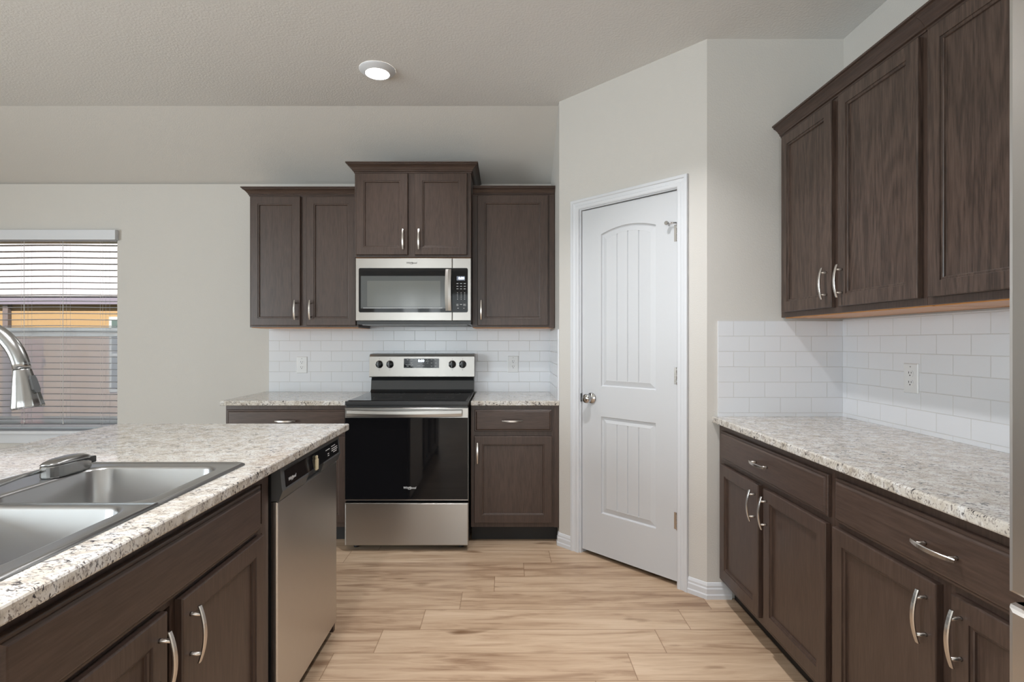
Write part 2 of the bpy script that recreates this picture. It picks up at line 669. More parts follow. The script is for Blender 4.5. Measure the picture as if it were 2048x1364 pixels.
WX0, WX1, WZ0, WZ1 = -4.40, -2.905, 0.60, 2.09
m = MB()
m.box(XL - 0.1, WX0, YB, YB + 0.16, -0.12, 2.47)
m.box(WX1, XR + 0.2, YB, YB + 0.16, -0.12, 2.47)
m.box(WX0, WX1, YB, YB + 0.16, -0.12, WZ0)
m.box(WX0, WX1, YB, YB + 0.16, WZ1, 2.47)
struct(m.build('wall_back', WALL))

m = MB()
m.box(A.x, A.x + 0.11, A.y, YB, 0, ZC)
struct(m.build('wall_return', WALL))

m = MB()
m.box(B.x, XR, B.y, B.y + 0.11, 0, ZC)
struct(m.build('wall_nook', WALL))

m = MB()
m.box(XR, XR + 0.12, YR, YB + 0.1, -0.12, ZC)
struct(m.build('wall_right', WALL))

m = MB()
m.box(XL - 0.12, XL, YR, YB + 0.1, -0.12, ZC)
struct(m.build('wall_left', WALL))

m = MB()
m.box(XL, XR, YR - 0.12, YR, -0.12, ZC)
struct(m.build('wall_rear', WALL))

# pantry wall, 46 degrees across the corner (local frame: x along the wall, y into it)
DX0, DX1, DZ1 = 0.176, 0.806, 2.085     # door slab
m = MB()
m.box(0, DX0 - 0.02, 0, 0.11, 0, ZC)
m.box(DX1 + 0.012, PLEN, 0, 0.11, 0, ZC)
m.box(DX0 - 0.02, DX1 + 0.012, 0, 0.11, DZ1 + 0.018, ZC)
o = struct(m.build('wall_pantry', WALL))
o.location = (A.x, A.y, 0)
o.rotation_euler = (0, 0, PANG)

# baseboards
BBP = [(0, 0), (0.016, 0), (0.016, 0.020), (0.0125, 0.026), (0.0125, 0.050), (0.009, 0.056), (0.009, 0.066), (0.004, 0.078), (0, 0.080)]


def baseboard(name, path):
    """path: list of 2D points, the room on the right-hand side"""
    mm = MB()
    P = [Vector(p) for p in path]
    rs = []
    for i, p in enumerate(P):
        d1 = (P[i] - P[i - 1]).normalized() if i > 0 else (P[1] - P[0]).normalized()
        d2 = (P[i + 1] - P[i]).normalized() if i < len(P) - 1 else d1
        n1 = Vector((d1.y, -d1.x))
        n2 = Vector((d2.y, -d2.x))
        b = (n1 + n2).normalized()
        k = 1.0 / max(0.2, b.dot(n1))
        rs.append([(p.x + b.x * k * o, p.y + b.y * k * o, z) for o, z in BBP])
    mm.rings(rs)
    return struct(mm.build(name, WHITE))


pt = lambda u: (A.x + S_D.x * u, A.y + S_D.y * u)
baseboard('baseboard_pantry', [(A.x, A.y + 0.03), (A.x, A.y), pt(DX0 - 0.074)])
baseboard('baseboard_nook', [pt(DX1 + 0.066), (B.x, B.y), (B.x + 0.12, B.y)])
baseboard('baseboard_back', [(XL, YB), (-1.80, YB)])
baseboard('baseboard_rear', [(XR, YR), (XL, YR)])
baseboard('baseboard_left', [(XL, YR), (XL, YB)])

# ------------------------------------------------------------------ pantry door and its casing
casing = MB()
CASP = [(0.0, 0.0), (0.0, -0.010), (0.006, -0.014), (0.020, -0.014), (0.024, -0.011), (0.040, -0.013), (0.044, -0.018), (0.058, -0.018), (0.060, -0.014), (0.060, 0.0)]
ci0, ci1, ciz = DX0 - 0.013, DX1 + 0.006, DZ1 + 0.010
rs = []
for corner in range(4):
    ring = []
    for o_, y_ in CASP:
        if corner == 0:
            ring.append((ci0 - o_, y_, 0.0))
        elif corner == 1:
            ring.append((ci0 - o_, y_, ciz + o_))
        elif corner == 2:
            ring.append((ci1 + o_, y_, ciz + o_))
        else:
            ring.append((ci1 + o_, y_, 0.0))
    rs.append(ring)
casing.rings(rs)
# jambs with stops
casing.box(DX0 - 0.020, DX0 - 0.004, 0.0, 0.11, 0, DZ1 + 0.018)
casing.box(DX1 + 0.003, DX1 + 0.012, 0.0, 0.11, 0, DZ1 + 0.018)
casing.box(DX0 - 0.004, DX1 + 0.003, 0.0, 0.11, DZ1 + 0.005, DZ1 + 0.018)
o = struct(casing.build('trim_1', WHITE))
o.location = (A.x, A.y, 0)
o.rotation_euler = (0, 0, PANG)

DF = 0.010                                   # door face behind the wall plane
door = MB()
px0, px1 = 0.315, 0.677                      # moulded panels
xc, hw = (px0 + px1) / 2, (px1 - px0) / 2
PROF = [(0.0, 0.0), (0.003, 0.010), (0.007, 0.012), (0.036, 0.0035), (0.038, 0.004)]
hwf = hw - PROF[-1][0]
ts = set([-1 + 2 * k / 24 for k in range(25)])
grooves = [-0.50, 0.0, 0.50]
gw = 0.0045 / hwf
for g in grooves:
    ts |= {g - gw, g, g + gw}
ts = sorted(ts)


def gdepth(t):
    return 0.0065 if any(abs(t - g) < 1e-6 for g in grooves) else 0.0


def ring_for(inset, y, z0, z1, rise, groove=False):
    h = hw - inset
    bot, top = [], []
    for t in ts:
        x = xc + t * h
        yy = DF + y + (gdepth(t) if groove else 0.0)
        bot.append((x, yy, z0 + inset))
        top.append((x, yy, z1 - inset + rise * (1 - t * t)))
    return bot, top


def moulded(z0, z1, rise):
    prev = None
    for k, (i, y) in enumerate(PROF):
        last = k == len(PROF) - 1
        bot, top = ring_for(i, y, z0, z1, rise, groove=last)
        ring = [door.bm.verts.new(p) for p in bot + top[::-1]]
        if prev:
            n = len(ring)
            for a in range(n):
                b2 = (a + 1) % n
                door.face([prev[a], prev[b2], ring[b2], ring[a]])
        prev = ring
    n = len(ts)
    bt, tp = prev[:n], prev[n:][::-1]
    for a in range(n - 1):
        door.face([bt[a], bt[a + 1], tp[a + 1], tp[a]])


UZ0, UZ1, RISE, LZ0, LZ1 = 1.025, 1.925, 0.032, 0.272, 0.846
moulded(UZ0, UZ1, RISE)
moulded(LZ0, LZ1, 0.0)


def fq(x0, x1, z0, z1):
    door.face([door.bm.verts.new(p) for p in ((x0, DF, z0), (x1, DF, z0), (x1, DF, z1), (x0, DF, z1))])


DZ0 = 0.026
fq(DX0, px0, DZ0, DZ1)
fq(px1, DX1, DZ0, DZ1)
fq(px0, px1, DZ0, LZ0)
fq(px0, px1, LZ1, UZ0)
for a, b_ in zip(ts[:-1], ts[1:]):
    xa, xb = xc + a * hw, xc + b_ * hw
    door.face([door.bm.verts.new(p) for p in ((xa, DF, UZ1 + RISE * (1 - a * a)), (xb, DF, UZ1 + RISE * (1 - b_ * b_)), (xb, DF, DZ1), (xa, DF, DZ1))])
# slab edges and back
for q in (((DX0, DF, DZ0), (DX0, DF, DZ1), (DX0, DF + 0.035, DZ1), (DX0, DF + 0.035, DZ0)),
          ((DX1, DF, DZ0), (DX1, DF, DZ1), (DX1, DF + 0.035, DZ1), (DX1, DF + 0.035, DZ0)),
          ((DX0, DF, DZ1), (DX1, DF, DZ1), (DX1, DF + 0.035, DZ1), (DX0, DF + 0.035, DZ1)),
          ((DX0, DF, DZ0), (DX1, DF, DZ0), (DX1, DF + 0.035, DZ0), (DX0, DF + 0.035, DZ0)),
          ((DX0, DF + 0.035, DZ0), (DX1, DF + 0.035, DZ0), (DX1, DF + 0.035, DZ1), (DX0, DF + 0.035, DZ1))):
    door.face([door.bm.verts.new(p) for p in q])
bmesh.ops.remove_doubles(door.bm, verts=door.bm.verts[:], dist=1e-5)
d1 = struct(door.build('door_1', DOORW))
d1.location = (A.x, A.y, 0)
d1.rotation_euler = (0, 0, PANG)
m = MB()
kx, kz = 0.246, 0.950
m.lathe([(0.033, DF - 0.0005), (0.033, DF - 0.004), (0.029, DF - 0.008), (0.014, DF - 0.011), (0.012, DF - 0.030), (0.018, DF - 0.036),
         (0.026, DF - 0.044), (0.0285, DF - 0.053), (0.026, DF - 0.061), (0.016, DF - 0.067), (0.005, DF - 0.068)], (kx, 0, kz), 'y', 28)
k = m.build('door_knob', CHROME, d1)
k['label'] = 'round chrome knob on a round rose'
m = MB()
m.box(DX0 - 0.0036, DX0 - 0.0002, DF + 0.002, DF + 0.030, kz - 0.03, kz + 0.03)
m.box(DX0 - 0.0035, DX0 - 0.0003, -0.004, DF + 0.002, kz - 0.026, kz + 0.024)
m.build('strike_plate', simple('strike_metal', (0.12, 0.12, 0.12), 0.3, 1.0), d1)
for hz in (1.862, 1.109, 0.345):
    m = MB()
    m.lathe([(0.0045, -0.047), (0.0062, -0.045), (0.0062, -0.016), (0.0055, -0.0155), (0.0062, -0.015), (0.0062, 0.015), (0.0055, 0.0155), (0.0062, 0.016), (0.0062, 0.045), (0.0045, 0.047)], (DX1 + 0.0015, 0.003, hz), 'z', 14)
    m.box(DX1 - 0.020, DX1 - 0.002, DF - 0.002, DF - 0.0002, hz - 0.044, hz + 0.044)
    m.build('hinge', NICKEL, d1)
m = MB()
hz = 1.862
m.tube([(DX1 + 0.0015, 0.003, hz + 0.052), (DX1 - 0.020, -0.010, hz + 0.053), (DX1 - 0.045, -0.022, hz + 0.053)], 0.0035, 10)
m.lathe([(0.009, 0.0), (0.011, 0.004), (0.011, 0.012), (0.008, 0.016)], (DX1 - 0.045, -0.034, hz + 0.053), 'y', 14)
m.tube([(DX1 - 0.030, -0.012, hz + 0.053), (DX1 - 0.044, -0.006, hz + 0.050), (DX1 - 0.052, DF - 0.001, hz + 0.048)], 0.003, 8)
m.box(DX1 - 0.008, DX1 + 0.010, -0.003, 0.009, hz + 0.0475, hz + 0.0505)
m.build('hinge_pin_stop', CHROME, d1)

# ------------------------------------------------------------------ tile backsplashes


def tile_panel(mm, p0, ud, vd, ul, vl, u0, v0, thick_dir, t=0.009):
    """slab with UV in metres on its faces"""
    if mm.uv is None:
        mm.uv = mm.bm.loops.layers.uv.new('UVMap')
    p0, ud, vd, td = Vector(p0), Vector(ud), Vector(vd), Vector(thick_dir)
    c = [(0, 0), (ul, 0), (ul, vl), (0, vl)]
    back = [mm.bm.verts.new(p0 + ud * a + vd * b) for a, b in c]
    front = [mm.bm.verts.new(p0 + ud * a + vd * b + td * t) for a, b in c]
    f = mm.face(front)
    for lp, (a, b) in zip(f.loops, c):
        lp[mm.uv].uv = (u0 + a, v0 + b)
    mm.face(back[::-1])
    for i in range(4):
        j = (i + 1) % 4
        f = mm.face([back[i], back[j], front[j], front[i]])
        for lp in f.loops:
            lp[mm.uv].uv = (0.05, 0.03)


CTZ = 0.914
TX0 = -1.764
RH = 0.0768
# rows count from the top in the photo; choose v0 so that a joint falls at the top edge
vtop = 1.372
v_off = RH * 7 - (vtop - CTZ)
bs = thing('tile_backsplash', 'white subway tile backsplash behind the range and small counters', 'backsplash', (TX0, YB - 0.0006, CTZ + 0.0004))
m = MB()
tile_panel(m, (0, 0, 0), (1, 0, 0), (0, 0, 1), A.x - TX0 - 0.0006, vtop - CTZ + 0.03, 0.0785, v_off, (0, -1, 0))
m.build('wall_tiles', TILE, bs)
m = MB()
tile_panel(m, (A.x - TX0 - 0.0006, -0.009, 0), (0, -1, 0), (0, 0, 1), YB - A.y - 0.014, vtop - CTZ - 0.005, 0.03, v_off, (-1, 0, 0))
m.build('return_tiles', TILE, bs)
bs2 = thing('tile_backsplash', 'white subway tile backsplash around the corner above the right counter', 'backsplash', (B.x + 0.053, B.y - 0.0006, CTZ + 0.0004))
v2 = 1.393
v_off2 = RH * 7 - (v2 - CTZ)
m = MB()
tile_panel(m, (0, 0, 0), (1, 0, 0), (0, 0, 1), XR - B.x - 0.0536, v2 - CTZ, 0.0005, v_off2, (0, -1, 0))
m.build('corner_tiles', TILE, bs2)
m = MB()
tile_panel(m, (XR - B.x - 0.0536, -0.009, 0), (0, -1, 0), (0, 0, 1), B.y - 0.009 - 0.84, v2 - CTZ + 0.005, 0.045, v_off2, (-1, 0, 0))
m.build('side_tiles', TILE, bs2)

# ------------------------------------------------------------------ outlets


def outlet(label, loc, rotz):
    t = thing('wall_outlet', label, 'outlet', loc, rotz, 'duplex outlets in the tile')
    mm = MB()
    mm.panel(-0.040, 0.040, -0.062, 0.062, [(0, 0.0), (0, -0.003), (0.004, -0.006), (0.006, -0.0062)])
    mm.build('cover_plate', PLAST, t)
    for dz in (0.0195, -0.0195):
        mm = MB()
        ring = []
        for k in range(28):
            a = 2 * PI * k / 28
            ring.append((0.0172 * math.cos(a), max(-0.0135, min(0.0135, 0.0172 * math.sin(a)))))
        mm.rings([[(x, -0.006, z + dz) for x, z in ring], [(x, -0.0076, z + dz) for x, z in ring]])
        rc = mm.build('receptacle', PLAST, t)
        mm = MB()
        mm.box(-0.0078, -0.0054, -0.0082, -0.0074, dz + 0.000, dz + 0.0085)
        mm.box(0.0054, 0.0078, -0.0082, -0.0074, dz + 0.001, dz + 0.0075)
        mm.lathe([(0.0028, -0.0074), (0.0028, -0.0082)], (0, 0, dz - 0.007), 'y', 12)
        mm.build('slots', SLOT, rc)
    mm = MB()
    mm.lathe([(0.003, -0.006), (0.003, -0.0072)], (0, 0, 0.048), 'y', 10)
    mm.build('screw', simple('screw_grey', (0.35, 0.35, 0.35), 0.4), t)
    return t


outlet('white duplex outlet in tile left of the range', (-1.517, YB - 0.009, 1.115), 0)
outlet('white duplex outlet in tile right of the range', (0.061, YB - 0.009, 1.121), 0)
outlet('white duplex outlet in the right wall tile above the long counter', (XR - 0.009, 2.215, 1.137), -PI / 2)

# ------------------------------------------------------------------ cabinets
DOORP = [(0, -0.001), (0, -0.0165), (0.0012, -0.0188), (0.0035, -0.020), (0.050, -0.020), (0.0508, -0.0165), (0.0530, -0.0158), (0.0568, -0.0158), (0.0595, -0.0140), (0.0605, -0.0085), (0.0615, -0.0080)]
DRAWP = [(0, -0.001), (0, -0.0105), (0.0012, -0.0125), (0.0035, -0.0138), (0.0085, -0.0138), (0.0092, -0.0155), (0.0135, -0.0190), (0.0165, -0.0200)]


def pull(parent, cx, cz, y, vertical=True, L=0.134):
    """arched bar pull on two posts, standing out toward -y"""
    mm = MB()
    rs = []
    N = 16
    for k in range(N + 1):
        t = -1 + 2 * k / N
        st = y - (0.021 + 0.013 * (1 - t * t))
        w = 0.0066 * (1 - 0.22 * t * t)
        th = 0.0030
        sec = [(-w, -th * 0.3), (-w * 0.7, -th), (w * 0.7, -th), (w, -th * 0.3), (w, th * 0.5), (w * 0.7, th), (-w * 0.7, th), (-w, th * 0.5)]
        if vertical:
            rs.append([(cx + a, st + b, cz + t * L / 2) for a, b in sec])
        else:
            rs.append([(cx + t * L / 2, st + b, cz + a) for a, b in sec])
    mm.rings(rs, smooth=False)
    for t in (-0.70, 0.70):
        st = y - (0.021 + 0.013 * (1 - t * t))
        p = (cx, 0, cz + t * L / 2) if vertical else (cx + t * L / 2, 0, cz)
        mm.lathe([(0.0055, y), (0.0045, y - 0.004), (0.0045, st + 0.001)], p, 'y', 10)
    return mm.build('handle', NICKEL, parent)


def front(kind, parent, x0, x1, z0, z1, hx=None, hz=None, mat=None):
    mm = MB()
    if kind == 'door':
        mm.panel(x0, x1, z0, z1, DOORP)
        o = mm.build('door', mat or WOOD, parent)
        if hx is not None:
            pull(o, hx, hz, -0.020, True)
    else:
        mm.panel(x0, x1, z0, z1, DRAWP)
        o = mm.build('drawer' if kind == 'drawer' else 'false_front', WOODH, parent)
        if hx is not None:
            pull(o, hx, hz, -0.020, False)
    return o


CROWN = [(0.0, 0.0), (0.004, 0.0), (0.004, 0.007), (0.010, 0.010), (0.010, 0.016), (0.014, 0.020), (0.020, 0.029), (0.029, 0.037), (0.038, 0.042), (0.038, 0.047), (0.045, 0.049), (0.045, 0.056), (0.0, 0.056)]


def crown(parent, x0, x1, yb, z, left=True, right=True, k=1.0, yl=None, yr=None):
    mm = MB()
    rs = []
    prof = [(o_ * k, z_ * k) for o_, z_ in CROWN]
    if left:
        rs.append([(x0 - o_, yb if yl is None else yl, z + z_) for o_, z_ in prof])
        rs.append([(x0 - o_, -o_, z + z_) for o_, z_ in prof])
    else:
        rs.append([(x0, -o_, z + z_) for o_, z_ in prof])
    if right:
        rs.append([(x1 + o_, -o_, z + z_) for o_, z_ in prof])
        rs.append([(x1 + o_, yb if yr is None else yr, z + z_) for o_, z_ in prof])
    else:
        rs.append([(x1, -o_, z + z_) for o_, z_ in prof])
    mm.rings(rs)
    return mm.build('crown_molding', WOODH, parent)


def upper_body(t, W, D, H):
    mm = MB()
    mm.bbox(0, W, 0, D, 0.004, H, 0.0012)
    b = mm.build('carcass', WOOD, t)
    mm = MB()
    mm.box(0.004, W - 0.004, 0.019, D - 0.002, 0.0, 0.0045)
    mm.build('underside', NATW, t)['label'] = 'unstained honey coloured bottom panel'
    return b


# left of the microwave (30 in)
UY = 3.66
t = thing('wall_cabinet', 'dark wood two-door wall cabinet left of the microwave', 'cabinet', (-1.753, UY, 1.383))
W, D, H = 0.745, YB - UY, 0.916
upper_body(t, W, D, H)
front('door', t, 0.012, 0.352, 0.016, 0.900, 0.322, 0.122)
front('door', t, 0.395, 0.733, 0.016, 0.900, 0.425, 0.122)
crown(t, 0, W, D, H - 0.012, True, False)

# over the microwave, deeper and higher
CY = 3.545
t = thing('wall_cabinet', 'raised dark wood cabinet with two doors directly above the microwave', 'cabinet', (-1.000, CY, 1.846))
W, D, H = 0.773, YB - CY, 0.575
upper_body(t, W, D, H)
front('door', t, 0.013, 0.356, 0.018, 0.560, 0.327, 0.118)
front('door', t, 0.402, 0.748, 0.018, 0.560, 0.431, 0.118)
crown(t, 0, W, D, H - 0.010, True, True, 1.10)

# right of the microwave
t = thing('wall_cabinet', 'dark wood single-door wall cabinet between microwave and pantry wall', 'cabinet', (-0.225, UY, 1.383))
W, D, H = 0.566, YB - UY, 0.916
upper_body(t, W, D, H)
front('door', t, 0.036, 0.520, 0.016, 0.908, 0.062, 0.122)
crown(t, 0.004, W, D, H - 0.006, False, False)
m = MB()
m.bbox(0.528, 0.5665, -0.008, -0.0005, 0.0, H - 0.006, 0.0015)
m.build('filler_strip', WOOD, t)

# right wall run (faces the aisle)
UX = 1.387
UDZ = 1.4056
for i, (ya, yb2, lab, mat) in enumerate(((2.672, 1.748, 'dark wood two-door wall cabinet in the right corner by the pantry wall', WOODG),
                                         (1.747, 0.842, 'dark wood wall cabinet on the right wall nearest the refrigerator', WOODG))):
    t = thing('wall_cabinet', lab, 'cabinet', (UX, ya, UDZ), -PI / 2)
    W, D, H = ya - yb2, XR - UX, 0.916
    if i == 0:
        D2 = D
    upper_body(t, W, D, H)
    if i == 0:
        front('door', t, 0.035, 0.438, 0.028, 0.894, 0.408, 0.130, mat)
        front('door', t, 0.482, 0.906, 0.028, 0.894, 0.512, 0.130, mat)
        crown(t, 0.0, W, D, H - 0.012, False, False, 1.05)
    else:
        front('door', t, 0.022, 0.440, 0.028, 0.894, 0.410, 0.130, mat)
        front('door', t, 0.482, 0.888, 0.028, 0.894, 0.512, 0.130, mat)
        crown(t, 0.0, W, D, H - 0.012, False, False, 1.05)

BH = 0.882


def base_body(t, W, D, left_in=0.0):
    mm = MB()
    mm.bbox(0, W, 0, D, 0.105, BH, 0.0012)
    b = mm.build('carcass', WOOD, t)
    mm = MB()
    mm.box(0.002, W - 0.002, 0.075, D, 0.0, 0.105)
    mm.build('toe_kick', TOE, t)
    return b


BY = 3.402
t = thing('base_cabinet', 'dark wood base cabinet left of the range, mostly behind the island', 'cabinet', (-1.783, BY, 0))
W, D = 0.790, YB - BY - 0.012
base_body(t, W, D)
front('drawer', t, 0.012, 0.778, 0.712, 0.856, 0.395, 0.786)
front('door', t, 0.012, 0.377, 0.136, 0.688, 0.347, 0.588)
front('door', t, 0.413, 0.778, 0.136, 0.688, 0.443, 0.588)

t = thing('base_cabinet', 'dark wood base cabinet with one drawer and door right of the range', 'cabinet', (-0.218, BY, 0))
W = 0.560
base_body(t, W, D)
front('drawer', t, 0.024, 0.516, 0.718, 0.856, 0.264, 0.787)
front('door', t, 0.022, 0.518, 0.136, 0.688, 0.044, 0.584)
m = MB()
m.bbox(0.530, 0.5615, -0.008, -0.0005, 0.105, BH, 0.0015)
m.build('filler_strip', WOOD, t)

BX = 1.075
for i, (ya, yb2, lab) in enumerate(((2.668, 1.735, 'dark wood drawer-over-two-doors base cabinet beside the pantry corner'),
                                    (1.734, 0.846, 'dark wood drawer-over-two-doors base cabinet next to the refrigerator'))):
    t = thing('base_cabinet', lab, 'cabinet', (BX, ya, 0), -PI / 2)
    W = ya - yb2
    base_body(t, W, XR - BX - 0.012)
    if i == 0:
        front('drawer', t, 0.050, 0.915, 0.712, 0.852, 0.478, 0.784)
        front('door', t, 0.050, 0.446, 0.136, 0.690, 0.418, 0.598)
        front('door', t, 0.490, 0.912, 0.136, 0.690, 0.520, 0.598)
    else:
        front('drawer', t, 0.020, 0.868, 0.712, 0.852, 0.444, 0.784)
        front('door', t, 0.014, 0.429, 0.136, 0.694, 0.399, 0.602)
        front('door', t, 0.472, 0.868, 0.136, 0.694, 0.502, 0.602)

# ------------------------------------------------------------------ countertops


def slab(mm, x0, x1, y0, y1, z0, z1, hole=None, b=0.005):
    def r(i, z):
        return [(x0 + i, y0 + i, z), (x1 - i, y0 + i, z), (x1 - i, y1 - i, z), (x0 + i, y1 - i, z)]
    rs = [r(b, z0), r(b * 0.3, z0 + b * 0.3), r(0, z0 + b), r(0, z1 - b), r(b * 0.3, z1 - b * 0.3), r(b, z1)]
    if hole is None:
        return mm.rings(rs)
    a0, a1, c0, c1 = hole
    h = lambda z: [(a0, c0, z), (a1, c0, z), (a1, c1, z), (a0, c1, z)]
    rs = rs + [h(z1), h(z0), rs[0]]
    return mm.rings(rs, cap0=False, cap1=False)


m = MB()
slab(m, -1.806, -0.994, 3.372, YB - 0.001, BH + 0.001, CTZ)
tag(m.build('granite_countertop', GRAN), 'short speckled granite countertop left of the range', 'countertop')
m = MB()
slab(m, -0.216, A.x - 0.0012, 3.372, YB - 0.001, BH + 0.001, CTZ)
tag(m.build('granite_countertop', GRAN), 'short speckled granite countertop between the range and pantry wall', 'countertop')
m = MB()
slab(m, 1.040, XR - 0.001, 0.842, B.y - 0.001, BH + 0.001, CTZ)
tag(m.build('granite_countertop', GRAN), 'long speckled granite countertop on the right cabinet run', 'countertop')
IX0, IX1, IY0, IY1 = -1.775, -0.716, 0.40, 2.443
SX0, SX1, SY0, SY1 = -1.35, -0.790, 0.800, 1.636          # sink outline
m = MB()
slab(m, IX0, IX1, IY0, IY1, BH + 0.001, CTZ, (SX0 + 0.02, SX1 - 0.02, SY0 + 0.02, SY1 - 0.02))
bmesh.ops.remove_doubles(m.bm, verts=m.bm.verts[:], dist=1e-6)
tag(m.build('granite_countertop', GRAN), 'speckled granite countertop on the island holding the sink', 'countertop')

# ------------------------------------------------------------------ island
IF = -0.762                                                # face frame plane
t = thing('base_cabinet', 'dark wood island sink cabinet with false drawer and two doors', 'cabinet', (IF, 0.765, 0), PI / 2)
W, D = 0.948, 0.60
m = MB()                                                   # hollow carcass so that the sink can hang inside
m.box(0, 0.018, 0.019, D, 0.105, BH)
m.box(W - 0.018, W, 0.019, D, 0.105, BH)
m.box(0.018, W - 0.018, D - 0.012, D, 0.105, BH)
m.box(0.018, W - 0.018, 0.019, D - 0.012, 0.105, 0.123)
m.box(0, 0.045, 0, 0.019, 0.105, BH)
m.box(W - 0.045, W, 0, 0.019, 0.105, BH)
m.box(0.045, W - 0.045, 0, 0.019, 0.845, BH)
m.box(0.045, W - 0.045, 0, 0.019, 0.690, 0.72)
m.box(0.045, W - 0.045, 0, 0.019, 0.105, 0.140)
m.box(W / 2 - 0.03, W / 2 + 0.03, 0, 0.019, 0.14, 0.69)
m.build('carcass', WOOD, t)
m = MB()
m.box(0.002, W - 0.002, 0.075, D, 0.0, 0.105)
m.build('toe_kick', TOE, t)
front('false_front', t, 0.014, 0.868, 0.710, 0.850)
front('door', t, 0.012, 0.408, 0.136, 0.696, 0.379, 0.600)
front('door', t, 0.462, 0.877, 0.136, 0.696, 0.492, 0.600)

m = MB()
m.box(-1.39, IF, 2.362, 2.384, 0.0, BH)
m.box(-1.39, -1.37, 0.42, 2.362, 0.0, BH)
m.box(-1.37, IF, 0.42, 0.44, 0.0, BH)
m.box(-1.37, IF - 0.075, 0.44, 0.74, 0.0, 0.105)
m.box(-1.37, IF, 0.44, 0.74, 0.105, BH)
tag(m.build('island_panels', WOOD), 'dark wood end and back panels under the island countertop', 'cabinet')

# dishwasher
t = thing('dishwasher', 'stainless dishwasher with black control strip built into the island', 'dishwasher', (IF, 1.737, 0), PI / 2)
DW = 0.612
m = MB()
m.box(0.004, DW - 0.004, 0.001, 0.58, 0.10, 0.868)
m.box(0.004, DW - 0.004, 0.06, 0.58, 0.0, 0.10)
m.build('tub_body', BLKP, t)
m = MB()
m.panel(0.0, DW, 0.058, 0.765, [(0, 0.001), (0, -0.015), (0.003, -0.019), (0.006, -0.0195)])
m.build('door_panel', STEELD, t)
m = MB()
prof = [(0.0005, 0.768), (-0.024, 0.768), (-0.036, 0.800), (-0.034, 0.812), (-0.028, 0.872), (-0.022, 0.878), (0.0005, 0.878)]
# control strip with a pocket in the middle
m.prism_x(prof, 0.0, 0.235)
m.prism_x(prof, 0.395, DW)
m.prism_x([(0.0005, 0.768), (-0.018, 0.768), (-0.012, 0.772), (-0.010, 0.800), (-0.033, 0.816), (-0.028, 0.872), (-0.022, 0.878), (0.0005, 0.878)], 0.235, 0.395)
con = m.build('control_console', DGREY, t)
sl = math.atan2(0.006, 0.060)
m = MB()
m.rings([[(0.03, -0.0335, 0.806), (DW - 0.02, -0.0335, 0.806), (DW - 0.02, -0.0292, 0.862), (0.03, -0.0292, 0.862)],
         [(0.03, -0.0352, 0.806), (DW - 0.02, -0.0352, 0.806), (DW - 0.02, -0.0306, 0.862), (0.03, -0.0306, 0.862)]])
cw = m
logo(con, (0.085, -0.0345, 0.826), 0.062, MARK)
m = cw
for gx, gz, gw in ((0.43, 0.845, 0.05), (0.45, 0.828, 0.018), (0.45, 0.820, 0.018), (0.50, 0.848, 0.05), (0.50, 0.838, 0.075), (0.50, 0.830, 0.075), (0.52, 0.822, 0.045)):
    yy = -0.0352 + (gz - 0.806) * 0.0046 / 0.056
    m.box(gx, gx + gw, yy - 0.0004, yy + 0.0002, gz - 0.0016, gz + 0.0016, mi=1)
m.build('control_window', [BLKG, MARK], con)
m = MB()
for q in range(9):
    m.box(0.05 + q * 0.012, 0.058 + q * 0.012, -0.0316, -0.0300, 0.8645, 0.8675)
m.build('steam_vents', BLKP, con)
m = MB()
m.bbox(0.300, 0.326, -0.041, -0.0335, 0.796, 0.838, 0.003)
m.bbox(0.305, 0.321, -0.040, -0.0325, 0.838, 0.851, 0.003)
m.build('latch_tag', BEIGE, con)['label'] = 'small beige tag clipped on the handle pocket'

# sink -----------------------------------------------------------------


def rr(x0, x1, y0, y1, rad, z, n=8):
    """rounded rectangle loop; rad for corners (x0y0, x1y0, x1y1, x0y1)"""
    out = []
    for (cx, cy, sx, sy, a0), r in zip(((x0, y0, 1, 1, 180), (x1, y0, -1, 1, 270), (x1, y1, -1, -1, 0), (x0, y1, 1, -1, 90)), rad):
        for k in range(n + 1):
            a = math.radians(a0 + 90 * k / n)
            out.append((cx + sx * r + r * math.cos(a), cy + sy * r + r * math.sin(a), z))
    return out


